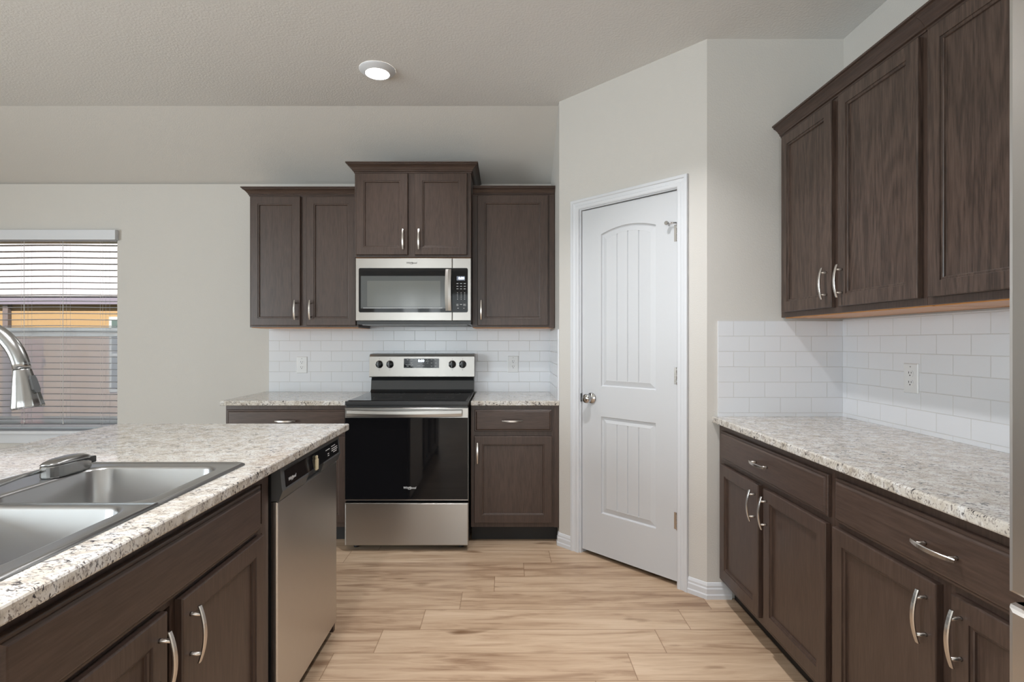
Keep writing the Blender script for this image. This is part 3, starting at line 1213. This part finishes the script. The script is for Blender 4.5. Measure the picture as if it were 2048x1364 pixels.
sk = thing('sink', 'double bowl stainless steel drop-in sink in the island countertop', 'sink', (0, 0, 0))
ym = (SY0 + SY1) / 2
ZR = CTZ + 0.006
m = MB()
BX0, BX1 = -1.217, -0.846
for (ya, yb2, oy0, oy1) in ((SY0 + 0.05, ym - 0.019, SY0, ym), (ym + 0.019, SY1 - 0.052, ym, SY1)):
    near = oy0 == SY0
    R = 0.022
    orad = (R, R, 0.0004, 0.0004) if near else (0.0004, 0.0004, R, R)
    e = 0.0
    ins = lambda k: (SX0 + k, SX1 - k, oy0 + (k if near else 0), oy1 - (0 if near else k))
    rings = []
    rings.append(rr(*ins(0.0), orad, CTZ + 0.0008))
    rings.append(rr(*ins(0.001), orad, CTZ + 0.004))
    rings.append(rr(*ins(0.006), orad, ZR + 0.0015))
    rings.append(rr(*ins(0.012), orad, ZR + 0.0005))
    rings.append(rr(*ins(0.016), orad, ZR - 0.002))
    rings.append(rr(*ins(0.0175), orad, ZR - 0.0021))
    rings.append(rr(BX0 - 0.0112, BX1 + 0.0112, ya - 0.0112, yb2 + 0.0112, [0.063] * 4, ZR - 0.0021))
    hr = [0.055] * 4
    rings.append(rr(BX0 - 0.010, BX1 + 0.010, ya - 0.010, yb2 + 0.010, [0.062] * 4, ZR - 0.002))
    rings.append(rr(BX0 - 0.004, BX1 + 0.004, ya - 0.004, yb2 + 0.004, [0.058] * 4, ZR - 0.004))
    rings.append(rr(BX0, BX1, ya, yb2, hr, ZR - 0.010))
    rings.append(rr(BX0 + 0.008, BX1 - 0.008, ya + 0.008, yb2 - 0.008, [0.05] * 4, CTZ - 0.15))
    rings.append(rr(BX0 + 0.014, BX1 - 0.014, ya + 0.014, yb2 - 0.014, [0.05] * 4, CTZ - 0.172))
    rings.append(rr(BX0 + 0.034, BX1 - 0.034, ya + 0.034, yb2 - 0.034, [0.05] * 4, CTZ - 0.185))
    cx, cy = (BX0 + BX1) / 2, (ya + yb2) / 2
    rings.append([(cx + (p[0] - cx) * 0.1, cy + (p[1] - cy) * 0.1, CTZ - 0.189) for p in rings[-1]])
    m.rings(rings, cap0=False, cap1=True, smooth=True)
bmesh.ops.remove_doubles(m.bm, verts=m.bm.verts[:], dist=0.0006)
m.build('basin', SINKM, sk)
for cy in ((SY0 + 0.05 + ym - 0.019) / 2, (ym + 0.019 + SY1 - 0.052) / 2):
    m = MB()
    m.lathe([(0.045, CTZ - 0.1885), (0.044, CTZ - 0.185), (0.038, CTZ - 0.186), (0.034, CTZ - 0.188), (0.008, CTZ - 0.188), (0.006, CTZ - 0.180), (0.002, CTZ - 0.180)], ((BX0 + BX1) / 2, cy, 0), 'z', 24)
    m.build('strainer', CHROME, sk)

# faucet ----------------------------------------------------------------
fy = 1.215
t = thing('faucet', 'stainless gooseneck pull-down faucet arching over the sink', 'faucet', (-1.290, fy, ZR - 0.0015))
bx, bz = -1.290, ZR - 0.002
L = lambda x, z: (x - bx, 0.0, z - bz)
m = MB()
m.lathe([(0.030, 0), (0.030, 0.006), (0.026, 0.010), (0.024, 0.012), (0.0225, 0.075), (0.019, 0.085)], (0, 0, 0), 'z', 28)
m.build('base', FAUC, t)
cxn, czn, Rn = -1.2205, 1.208, 0.120
path = [L(-1.290, bz + 0.08), L(-1.290, 1.208)]
for k in range(1, 13):
    a = math.radians(180 - 90 * k / 12)
    path.append(L(cxn + 0.0695 * math.cos(a), czn + Rn * math.sin(a)))
for k in range(1, 13):
    a = math.radians(90 - 81 * k / 12)
    path.append(L(cxn + Rn * math.cos(a), czn + Rn * math.sin(a)))
m = MB()
m.tube(path, [0.0165] * len(path), 20)
m.build('spout_neck', FAUC, t)
jx, jz = cxn + Rn * math.cos(math.radians(9)), czn + Rn * math.sin(math.radians(9))
ax = Vector((math.sin(math.radians(9)), 0, -math.cos(math.radians(9))))
sd = Vector((ax.z, 0, -ax.x)) * -1
m = MB()
rs = []
for h, r in ((0.0005, 0.0160), (0.003, 0.0168), (0.020, 0.0195), (0.045, 0.0235), (0.070, 0.0275), (0.086, 0.0302), (0.090, 0.0290), (0.090, 0.024), (0.084, 0.022)):
    ring = []
    for q in range(48):
        a = 2 * PI * q / 48
        fl = 1.0 + (0.022 * math.cos(12 * a) * min(1.0, h / 0.03))
        p = Vector(L(jx, jz)) + ax * h + (sd * math.cos(a) + Vector((0, 1, 0)) * math.sin(a)) * r * fl
        ring.append(tuple(p))
    rs.append(ring)
m.rings(rs, smooth=True)
hd = m.build('spray_head', FAUC, t)
m = MB()
c0 = Vector(L(jx, jz)) + ax * 0.020 + sd * 0.0185
c1 = Vector(L(jx, jz)) + ax * 0.056 + sd * 0.0245
rs = []
for p, w in ((c0 - ax * 0.002, 0.005), (c0 + (c1 - c0) * 0.15, 0.008), (c1 - (c1 - c0) * 0.15, 0.009), (c1 + ax * 0.002, 0.006)):
    rs.append([tuple(p + Vector((0, s1 * w, 0)) + sd * s2) for s1, s2 in ((-1, -0.004), (1, -0.004), (1, 0.004), (-1, 0.004))])
m.rings(rs)
m.build('spray_toggle', DGREY, hd)
m = MB()
m.lathe([(0.012, 0.0), (0.012, 0.03), (0.010, 0.034)], (0, 0.02, 0.045), 'y', 16)
m.tube([(0, 0.05, 0.045), (0.0, 0.066, 0.075), (0.0, 0.078, 0.125)], [0.006, 0.0055, 0.0045], 10)
m.build('lever', FAUC, t)

# domed metal piece on the rear ledge of the sink ------------------------
t = thing('domed_fitting', 'small grey metal fitting with domed lid and stem on the sink ledge', 'sink fitting', (-1.243, 1.432, ZR - 0.002))
m = MB()
n = 26
outl = []
for q in range(n):
    a = 2 * PI * q / n
    c, s = math.cos(a), math.sin(a)
    outl.append((0.030 * (abs(c) ** 0.7) * (1 if c >= 0 else -1), 0.078 + 0.076 * (abs(s) ** 0.8) * (1 if s >= 0 else -1)))


def lvl(k, z, far_drop=0.0):
    out = []
    for x, y in outl:
        f = max(0.0, (y - 0.095) / 0.06)
        out.append((x * k, 0.078 + (y - 0.078) * k, z - far_drop * min(1, f)))
    return out


m.rings([lvl(0.96, 0.0005), lvl(1.0, 0.004), lvl(1.0, 0.030, 0.013), lvl(0.97, 0.033, 0.014)], smooth=False)
bd = m.build('housing', FAUC, t)
m = MB()
m.rings([lvl(0.95, 0.0335, 0.006), lvl(1.0, 0.036, 0.005), lvl(0.9, 0.041, 0.003), lvl(0.7, 0.0455, 0.001), lvl(0.4, 0.048), lvl(0.05, 0.049)], smooth=True)
m.build('lid', FAUC, t)
m = MB()
m.bbox(-0.018, 0.018, 0.120, 0.166, 0.012, 0.031, 0.003)
m.build('dark_opening', BLKP, t)  # black block standing in for the dark opening at the far end
m = MB()
m.tube([(-0.012, 0.004, 0.020), (-0.018, -0.04, 0.019), (-0.022, -0.09, 0.013), (-0.026, -0.15, 0.007), (-0.028, -0.162, 0.003)], 0.0042, 10)
m.build('stem', FAUC, t)

# ------------------------------------------------------------------ range
RX = -0.985
t = thing('range', 'freestanding stainless electric range with black glass top', 'stove', (RX, 3.277, 0))
RW = 0.760
RD = YB - 0.012 - 3.277
m = MB()
m.box(0.004, RW - 0.004, 0.030, RD - 0.06, 0.045, 0.895)
m.box(0.006, RW - 0.006, RD - 0.06, RD, 0.045, 0.90)
m.build('body', BLKP, t)
for fx_, fy_ in ((0.05, 0.08), (RW - 0.05, 0.08), (0.05, RD - 0.08), (RW - 0.05, RD - 0.08)):
    m = MB()
    m.lathe([(0.018, 0.0), (0.018, 0.012), (0.010, 0.014), (0.010, 0.046)], (fx_, fy_, 0), 'z', 14)
    m.build('foot', BLKP, t)
m = MB()                                         # cooktop frame and glass
m.bbox(0.0, RW, -0.004, RD - 0.055, 0.897, 0.922, 0.004)
m.build('cooktop_frame', BLKP, t)
m = MB()
m.bbox(0.016, RW - 0.016, 0.012, RD - 0.065, 0.920, 0.9265, 0.002)
gl = m.build('cooktop_glass', BLKG, t)
for bx_, by_, br_ in ((0.20, 0.18, 0.115), (0.56, 0.18, 0.095), (0.20, 0.44, 0.085), (0.56, 0.44, 0.115)):
    for r_ in (br_, br_ * 0.6):
        rs = [[(bx_ + rr_ * math.cos(2 * PI * k / 40), by_ + rr_ * math.sin(2 * PI * k / 40), 0.9268) for k in range(40)] for rr_ in (r_, r_ - 0.0015)]
        m = MB()
        m.rings(rs, cap0=False, cap1=False)
        m.build('burner_ring', DGREY, gl)
m = MB()
m.bbox(0.004, RW - 0.004, 0.006, 0.03, 0.878, 0.898, 0.002)
m.build('vent_strip', BLKP, t)
# oven door
m = MB()
m.panel(0.0, RW, 0.312, 0.882, [(0, 0.028), (0, -0.003), (0.003, -0.006), (0.005, -0.006)])
dr = m.build('oven_door', STEEL, t)
m = MB()
m.panel(0.003, RW - 0.003, 0.320, 0.822, [(0, -0.0055), (0, -0.0085), (0.002, -0.0095), (0.004, -0.0095)])
m.build('oven_window', BLKG, dr)
logo(dr, (0.400, -0.0097, 0.392), 0.076, MARK)
m = MB()
rs = []
for k in range(21):
    u = k / 20
    x = 0.022 + (RW - 0.060) * u
    e = 4 * u * (1 - u)
    yo = -0.040 - 0.016 * e
    zc = 0.853 - 0.004 * e
    hh = 0.0205
    rs.append([(x, yo + 0.006, zc - hh), (x, yo, zc - hh * 0.85), (x, yo - 0.003, zc), (x, yo, zc + hh * 0.85), (x, yo + 0.006, zc + hh), (x, yo + 0.010, zc + hh * 0.7), (x, yo + 0.010, zc - hh * 0.7)])
m.rings(rs, smooth=False)
for x in (0.045, RW - 0.083):
    m.box(x, x + 0.03, -0.041, -0.005, 0.842, 0.866)
m.build('oven_handle', STEEL, dr)
m = MB()
m.panel(0.0, RW, 0.036, 0.298, [(0, 0.028), (0, -0.003), (0.004, -0.0075), (0.007, -0.008)])
m.build('storage_drawer', STEEL, t)
# backguard
m = MB()
m.prism_x([(RD - 0.105, 0.924), (RD - 0.090, 0.940), (RD - 0.078, 1.005), (RD - 0.060, 1.035), (RD - 0.001, 1.035), (RD - 0.001, 0.90), (RD - 0.105, 0.90)], 0.006, RW - 0.004)
m.build('lower_backguard', BLKP, t)
m = MB()
m.prism_x([(RD - 0.110, 1.030), (RD - 0.114, 1.036), (RD - 0.105, 1.180), (RD - 0.098, 1.193), (RD - 0.085, 1.199), (RD - 0.001, 1.199), (RD - 0.001, 1.030)], 0.0, RW + 0.002)


def on_panel(z):
    return RD - 0.114 + (z - 1.036) * 0.009 / 0.144


for kx_ in (0.072, 0.149, 0.602, 0.677):
    m.box(kx_ - 0.003, kx_ + 0.003, on_panel(1.1625) - 0.0004, on_panel(1.1625) + 0.001, 1.161, 1.164, mi=1)
    m.box(kx_ - 0.003, kx_ + 0.003, on_panel(1.0845) - 0.0004, on_panel(1.0845) + 0.001, 1.083, 1.086, mi=1)
m.build('control_panel', [STEEL, MARKD], t)
m = MB()
m.rings([[(0.250, on_panel(1.098) + 0.001, 1.098), (0.506, on_panel(1.098) + 0.001, 1.098), (0.506, on_panel(1.166) + 0.001, 1.166), (0.250, on_panel(1.166) + 0.001, 1.166)],
         [(0.250, on_panel(1.098) - 0.0015, 1.098), (0.506, on_panel(1.098) - 0.0015, 1.098), (0.506, on_panel(1.166) - 0.0015, 1.166), (0.250, on_panel(1.166) - 0.0015, 1.166)]])
for gx, gz, gw in ((0.272, 1.157, 0.010), (0.300, 1.157, 0.012), (0.328, 1.157, 0.012), (0.300, 1.134, 0.012), (0.262, 1.121, 0.055), (0.270, 1.111, 0.016), (0.300, 1.111, 0.011),
                   (0.350, 1.114, 0.018), (0.383, 1.114, 0.018), (0.418, 1.157, 0.008), (0.409, 1.147, 0.022), (0.418, 1.134, 0.008), (0.446, 1.157, 0.012), (0.446, 1.134, 0.010),
                   (0.474, 1.157, 0.010), (0.474, 1.134, 0.013), (0.446, 1.111, 0.012), (0.474, 1.111, 0.013)):
    yy = on_panel(gz) - 0.0015
    m.box(gx, gx + gw, yy - 0.0004, yy + 0.0002, gz - 0.0013, gz + 0.0013, mi=1)
dp = m.build('touch_display', [BLKG, MARK], t)
text('clock', '0:00', 0.026, LCD, dp, (0.376, on_panel(1.150) - 0.0018, 1.149), bold=0.0006)
for kx_ in (0.072, 0.149, 0.602, 0.677):
    m = MB()
    y0 = on_panel(1.1245)
    m.lathe([(0.0262, y0 + 0.001), (0.0262, y0 - 0.004), (0.0245, y0 - 0.006), (0.023, y0 - 0.018), (0.021, y0 - 0.021), (0.003, y0 - 0.022)], (kx_, 0, 1.1245), 'y', 28)
    m.bbox(kx_ - 0.0055, kx_ + 0.0055, y0 - 0.034, y0 - 0.018, 1.1245 - 0.0235, 1.1245 + 0.0235, 0.003)
    kn = m.build('knob', BLKP, t)
    m = MB()
    m.lathe([(0.0282, y0 + 0.001), (0.0282, y0 - 0.002), (0.0262, y0 - 0.0025)], (kx_, 0, 1.1245), 'y', 28)
    m.build('knob_ring', CHROME, kn)
    m = MB()
    m.box(kx_ - 0.0058, kx_ - 0.0046, y0 - 0.0344, y0 - 0.022, 1.1245 + 0.004, 1.1245 + 0.022)
    m.build('pointer', MARK, kn)

# ------------------------------------------------------------------ microwave
t = thing('microwave', 'stainless over-the-range microwave under the raised cabinet', 'microwave', (-0.986, 3.52, 1.405))
MW, MH, MD = 0.762, 0.436, YB - 0.001 - 3.52
z = lambda v: v - 1.405
m = MB()
m.box(0.003, MW - 0.003, 0.016, MD, 0.0, MH)
m.build('case', BLKP, t)
m = MB()
m.box(0.03, MW - 0.03, 0.05, MD - 0.03, -0.006, -0.0002)
m.build('underside_plate', simple('grey_underside', (0.30, 0.31, 0.32), 0.5), t)
SE = 0.638                                       # seam between door and controls
m = MB()
m.panel(0.0, SE - 0.001, z(1.427), MH - 0.001, [(0, 0.016), (0, -0.006), (0.003, -0.009), (0.005, -0.009)])
mdoor = m.build('door', STEEL, t)
m = MB()
m.panel(SE + 0.001, MW, z(1.427), MH - 0.001, [(0, 0.016), (0, -0.006), (0.003, -0.009), (0.005, -0.009)])
mctl = m.build('control_panel', STEEL, t)


def rpan(mm, x0, x1, z0, z1, r4, y0, y1, n=5):
    a = [(p[0], y0, p[1]) for p in rr(x0, x1, z0, z1, r4, 0, n)]
    b = [(p[0], y1, p[1]) for p in rr(x0, x1, z0, z1, r4, 0, n)]
    return mm.rings([a, b])


m = MB()
rpan(m, 0.022, SE - 0.001, z(1.482), z(1.774), (0.010, 0.0005, 0.0005, 0.010), -0.0085, -0.0115)
gl = m.build('door_glass', BLKG, mdoor)
m = MB()
rpan(m, 0.036, 0.592, z(1.508), z(1.722), (0.004,) * 4, -0.0112, -0.0120)
m.build('window_border', GREYW2, mdoor)
m = MB()
rpan(m, 0.078, 0.560, z(1.520), z(1.690), (0.004,) * 4, -0.0118, -0.0124)
m.build('window_screen', GREYW, mdoor)
m = MB()
m.box(0.050, 0.575, -0.0127, -0.0116, z(1.509), z(1.512))
m.build('window_lip', MARK, mdoor)
m = MB()
rpan(m, SE + 0.0012, MW - 0.021, z(1.482), z(1.774), (0.0005, 0.010, 0.010, 0.0005), -0.0085, -0.0115)
kp = m
m = MB()
rpan(m, 0.668, 0.722, z(1.692), z(1.720), (0.001,) * 4, -0.0113, -0.0122)
m.build('clock_window', LCDB, mctl)
text('clock', '0:00', 0.022, LCD, mctl, (0.698, -0.0126, z(1.706)), bold=0.0005)
m = kp
for r_, zz in enumerate((1.672, 1.654, 1.637)):
    for c_ in range(3):
        gx = 0.666 + c_ * 0.024
        m.box(gx, gx + 0.013, -0.0119, -0.0112, z(zz) - 0.0014, z(zz) + 0.0014, mi=1)
for r_ in range(4):
    for c_ in range(3):
        gx = 0.671 + c_ * 0.024
        zz = 1.610 - r_ * 0.0135
        m.box(gx, gx + 0.004, -0.0119, -0.0112, z(zz) - 0.0022, z(zz) + 0.0022, mi=1)
for gx, zz, gw, gh in ((0.666, 1.531, 0.013, 0.012), (0.690, 1.534, 0.013, 0.003), (0.712, 1.531, 0.015, 0.012), (0.672, 1.509, 0.009, 0.003), (0.712, 1.509, 0.007, 0.004)):
    if gh > 0.01:                                # outlined keys
        for a0, a1, b0, b1 in ((0, gw, 0, 0.0012), (0, gw, gh - 0.0012, gh), (0, 0.0012, 0, gh), (gw - 0.0012, gw, 0, gh), (gw * .35, gw * .65, gh * .35, gh * .65)):
            m.box(gx + a0, gx + a1, -0.0119, -0.0112, z(zz) - gh / 2 + b0, z(zz) - gh / 2 + b1, mi=1)
    else:
        m.box(gx, gx + gw, -0.0119, -0.0112, z(zz) - gh / 2, z(zz) + gh / 2, mi=1)
m.build('keypad', [BLKG, MARK], mctl)
logo(mdoor, (0.370, -0.0092, z(1.808)), 0.068, MARKD)
m = MB()
rs = []
for k in range(17):
    u = k / 16
    e = 4 * u * (1 - u)
    zz = z(1.492) + (1.765 - 1.492) * u
    yo = -0.026 - 0.018 * e
    x0, x1 = 0.596 - 0.003 * e, 0.633 - 0.001 * e
    rs.append([(x0, yo + 0.006, zz), (x0, yo, zz), ((x0 + x1) / 2, yo - 0.003, zz), (x1, yo, zz), (x1, yo + 0.006, zz)])
m.rings(rs)
for zz in (1.500, 1.745):
    m.box(0.604, 0.626, -0.022, -0.011, z(zz), z(zz) + 0.014)
m.build('handle', STEEL, mdoor)

# ------------------------------------------------------------------ refrigerator
FX = 0.783
t = thing('refrigerator', 'stainless refrigerator at the right edge beside the long counter', 'refrigerator', (FX, 0.8375, 0), -PI / 2)
FW = 0.905
m = MB()
m.box(0.004, FW - 0.004, 0.075, XR - FX - 0.03, 0.03, 1.86)
m.build('cabinet_body', DGREY, t)
for a in (0.06, FW - 0.06):
    for b_ in (0.12, 0.80):
        m = MB()
        m.lathe([(0.02, 0.0), (0.02, 0.031)], (a, b_, 0), 'z', 12)
        m.build('foot', BLKP, t)


def slab_door(x0, x1, z0, z1, name):
    mm = MB()
    rs = []
    for y_, i in ((0.072, 0.006), (0.066, 0.0), (0.020, 0.0), (0.010, 0.002), (0.004, 0.007), (0.0, 0.016)):
        zi = i * 0.5
        rs.append([(x0 + i, y_, z0 + zi), (x1 - i, y_, z0 + zi), (x1 - i, y_, z1 - zi), (x0 + i, y_, z1 - zi)])
    mm.rings(rs)
    return mm.build(name, STEELD, t)


fl = slab_door(0.0, FW / 2 - 0.002, 0.898, 1.87, 'door')
fr_ = slab_door(FW / 2 + 0.002, FW, 0.898, 1.87, 'door')
fz = slab_door(0.0, FW, 0.06, 0.880, 'freezer_drawer')
for par, x in ((fl, FW / 2 - 0.05), (fr_, FW / 2 + 0.05)):
    m = MB()
    m.tube([(x, 0.0, 1.02), (x, -0.045, 1.04), (x, -0.05, 1.08), (x, -0.05, 1.56), (x, -0.045, 1.60), (x, 0.0, 1.62)], 0.010, 12)
    m.build('handle', STEEL, par)
m = MB()
m.tube([(0.12, 0.0, 0.79), (0.14, -0.045, 0.79), (0.18, -0.05, 0.79), (FW - 0.18, -0.05, 0.79), (FW - 0.14, -0.045, 0.79), (FW - 0.12, 0.0, 0.79)], 0.010, 12)
m.build('handle', STEEL, fz)

# ------------------------------------------------------------------ ceiling lights


def can_light(label, x, y, power):
    t = thing('ceiling_light', label, 'ceiling light', (x, y, ZC), 0, 'round recessed ceiling lights')
    mm = MB()
    mm.lathe([(0.100, -0.0005), (0.100, -0.003), (0.094, -0.009), (0.072, -0.024), (0.069, -0.025), (0.066, -0.023)], (0, 0, 0), 'z', 48, cap=False)
    mm.build('trim_ring', WHITE, t)
    mm = MB()
    mm.lathe([(0.0665, -0.0225), (0.050, -0.0245), (0.020, -0.0255), (0.001, -0.0256)], (0, 0, 0), 'z', 48)
    mm.build('lens', LENS, t)
    d = bpy.data.lights.new('ceiling_lamp', 'AREA')
    d.shape = 'DISK'
    d.size = 0.12
    d.energy = power
    d.color = (0.98, 0.98, 1.0)
    d.spread = math.radians(115)
    lo = bpy.data.objects.new('ceiling_lamp', d)
    COL.objects.link(lo)
    lo.parent = t
    lo.location = (0, 0, -0.030)
    return t


can_light('glowing round recessed ceiling light above the island end', -0.714, 2.98, 4)
can_light('round recessed ceiling light above the aisle before the pantry door', 0.30, 2.10, 16)
can_light('round recessed ceiling light above the room behind the camera, right of the aisle', 0.48, -1.0, 22)
can_light('round recessed ceiling light above the near end of the island and its sink', -0.72, 0.68, 20)

# ------------------------------------------------------------------ window and blind
w1 = struct(MB().box(WX0, WX0 + 0.04, YB + 0.075, YB + 0.15, WZ0, WZ1).box(WX1 - 0.04, WX1, YB + 0.075, YB + 0.15, WZ0, WZ1)
            .box(WX0 + 0.04, WX1 - 0.04, YB + 0.075, YB + 0.15, WZ0, WZ0 + 0.045).box(WX0 + 0.04, WX1 - 0.04, YB + 0.075, YB + 0.15, WZ1 - 0.04, WZ1)
            .build('window_1', VINYL))
m = MB()
m.bbox(WX0 + 0.04, WX1 - 0.04, YB + 0.070, YB + 0.125, 1.328, 1.368, 0.006)
m.bbox(WX0 + 0.04, WX1 - 0.04, YB + 0.062, YB + 0.115, 1.368, 1.398, 0.008)
m.build('meeting_rail', VINYL, w1)
m = MB()
m.box(WX0 + 0.04, WX1 - 0.04, YB + 0.108, YB + 0.112, 1.39, WZ1 - 0.04)
m.build('upper_pane', GLASS, w1)
m = MB()
m.box(WX0 + 0.04, WX1 - 0.04, YB + 0.088, YB + 0.092, WZ0 + 0.045, 1.335)
m.build('lower_pane', GLASS, w1)
m = MB()
vs = [m.bm.verts.new(p) for p in ((WX0 + 0.04, YB + 0.140, WZ0 + 0.045), (WX1 - 0.04, YB + 0.140, WZ0 + 0.045), (WX1 - 0.04, YB + 0.140, 1.335), (WX0 + 0.04, YB + 0.140, 1.335))]
m.face(vs)
m.build('insect_screen', SCREEN, w1)
m = MB()
m.bbox(WX0 - 0.04, WX1 + 0.04, YB - 0.045, YB + 0.074, WZ0 + 0.001, WZ0 + 0.026, 0.006)
m.bbox(WX0 - 0.02, WX1 + 0.02, YB - 0.014, YB - 0.0002, WZ0 - 0.07, WZ0 + 0.001, 0.003)
m.build('window_sill', WHITE, w1)

bl = thing('window_blind', 'white horizontal slat blind hanging in the kitchen window', 'blind', ((WX0 + WX1) / 2, YB + 0.02, WZ1))
HW = (WX1 - WX0) / 2 - 0.006
m = MB()
m.bbox(-HW - 0.012, HW + 0.018, -0.060, -0.046, -0.045, 0.030, 0.003)
m.box(-HW - 0.012, HW + 0.012, -0.0605, -0.059, 0.006, 0.010)
m.bbox(HW + 0.008, HW + 0.018, -0.047, -0.021, -0.045, 0.030, 0.002)
m.build('valance', WHITE, bl)
m = MB()
m.bbox(-HW, HW, -0.018, 0.035, -0.050, -0.004, 0.003)
m.build('headrail', BLIND, bl)
NS = 29
PITCH = 0.0468
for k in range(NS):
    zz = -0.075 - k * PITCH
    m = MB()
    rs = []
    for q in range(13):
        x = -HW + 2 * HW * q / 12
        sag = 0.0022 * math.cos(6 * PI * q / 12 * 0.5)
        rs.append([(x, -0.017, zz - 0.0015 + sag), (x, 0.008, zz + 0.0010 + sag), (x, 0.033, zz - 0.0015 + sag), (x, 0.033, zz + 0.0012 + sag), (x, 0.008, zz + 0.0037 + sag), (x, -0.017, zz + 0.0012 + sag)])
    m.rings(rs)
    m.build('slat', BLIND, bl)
zb = -0.075 - NS * PITCH
m = MB()
m.bbox(-HW, HW, -0.018, 0.034, zb - 0.010, zb + 0.010, 0.003)
m.build('bottom_rail', BLIND, bl)
for x in (-0.515, -0.242 + 0.27, 0.05 + 0.27, 0.350 + 0.27):
    m = MB()
    for dx, dy in ((0.0, -0.0195), (0.018, -0.0195), (0.0, 0.036), (0.030, 0.036)):
        m.tube([(x + dx, dy, -0.05), (x + dx, dy, zb)], 0.0007, 5)
    m.build('ladder_cord', CORD, bl)
for x, ze in ((-0.212 + 0.27, -1.385), (0.078 + 0.27, -1.395)):
    m = MB()
    m.tube([(x, -0.028, -0.05), (x, -0.028, -0.9), (x + 0.002, -0.029, ze)], 0.0013, 6)
    m.lathe([(0.002, 0.022), (0.004, 0.010), (0.005, 0.0)], (x + 0.002, -0.029, ze - 0.02), 'z', 8)
    m.build('lift_cord', CORD, bl)

# ------------------------------------------------------------------ outside
m = MB()
m.box(-24, 8, YB + 0.18, 34, -0.60, -0.25)
g = m.build('ground', GRASS)
g['kind'] = 'structure'
nb = thing('neighbour_house', 'tan house with pale shingle roof seen through the window blind', 'house', (-9, 11.0, -0.25))
m = MB()
m.box(-9, 9, 0.0, 8, 0.0, 2.52)
m.build('wall', SIDING, nb)
m = MB()
m.box(-9.4, 9.4, -0.14, -0.10, 2.30, 2.47)
m.box(-9.4, 9.4, -0.10, 0.0, 2.38, 2.40)
m.build('fascia', FASCIA, nb)
m = MB()
m.prism_x([(-0.17, 2.46), (4.0, 4.50), (8.5, 2.47), (8.5, 2.53), (4.0, 4.60), (-0.17, 2.52)], -9.5, 9.5)
m.build('roof', ROOFM, nb)
m = MB()
m.box(0.84, 1.74, -0.03, -0.001, 0.50, 2.05)
wf = m.build('window', simple('window_frame_grey', (0.30, 0.33, 0.32), 0.5), nb)
m = MB()
m.box(0.90, 1.68, -0.036, -0.0305, 0.56, 1.24)
m.box(0.90, 1.68, -0.036, -0.0305, 1.30, 1.99)
m.build('pane', NGLASS, wf)
m = MB()
m.bbox(-1.30, -1.19, -0.09, -0.003, 0.0, 2.33, 0.01)
m.build('downspout', simple('brown_metal', (0.10, 0.08, 0.08), 0.5), nb)
fe = thing('wooden_fence', 'weathered brown wood fence boards outside behind the faucet', 'fence', (-7.02, 7.5, -0.25))
for k in (2, 3):
    m = MB()
    x0 = k * 0.160 - 0.13
    m.rings([[(x0, y_, 0.0), (x0 + 0.153, y_, 0.0), (x0 + 0.153, y_, 1.54), (x0 + 0.128, y_, 1.57), (x0 + 0.025, y_, 1.57), (x0, y_, 1.54)] for y_ in (0.0, 0.018)])
    m.build('picket', FENCE, fe)
m = MB()
m.box(0.19, 0.503, 0.019, 0.057, 0.30, 0.39)
m.box(0.19, 0.503, 0.019, 0.057, 1.20, 1.29)
m.build('rail', FENCE, fe)
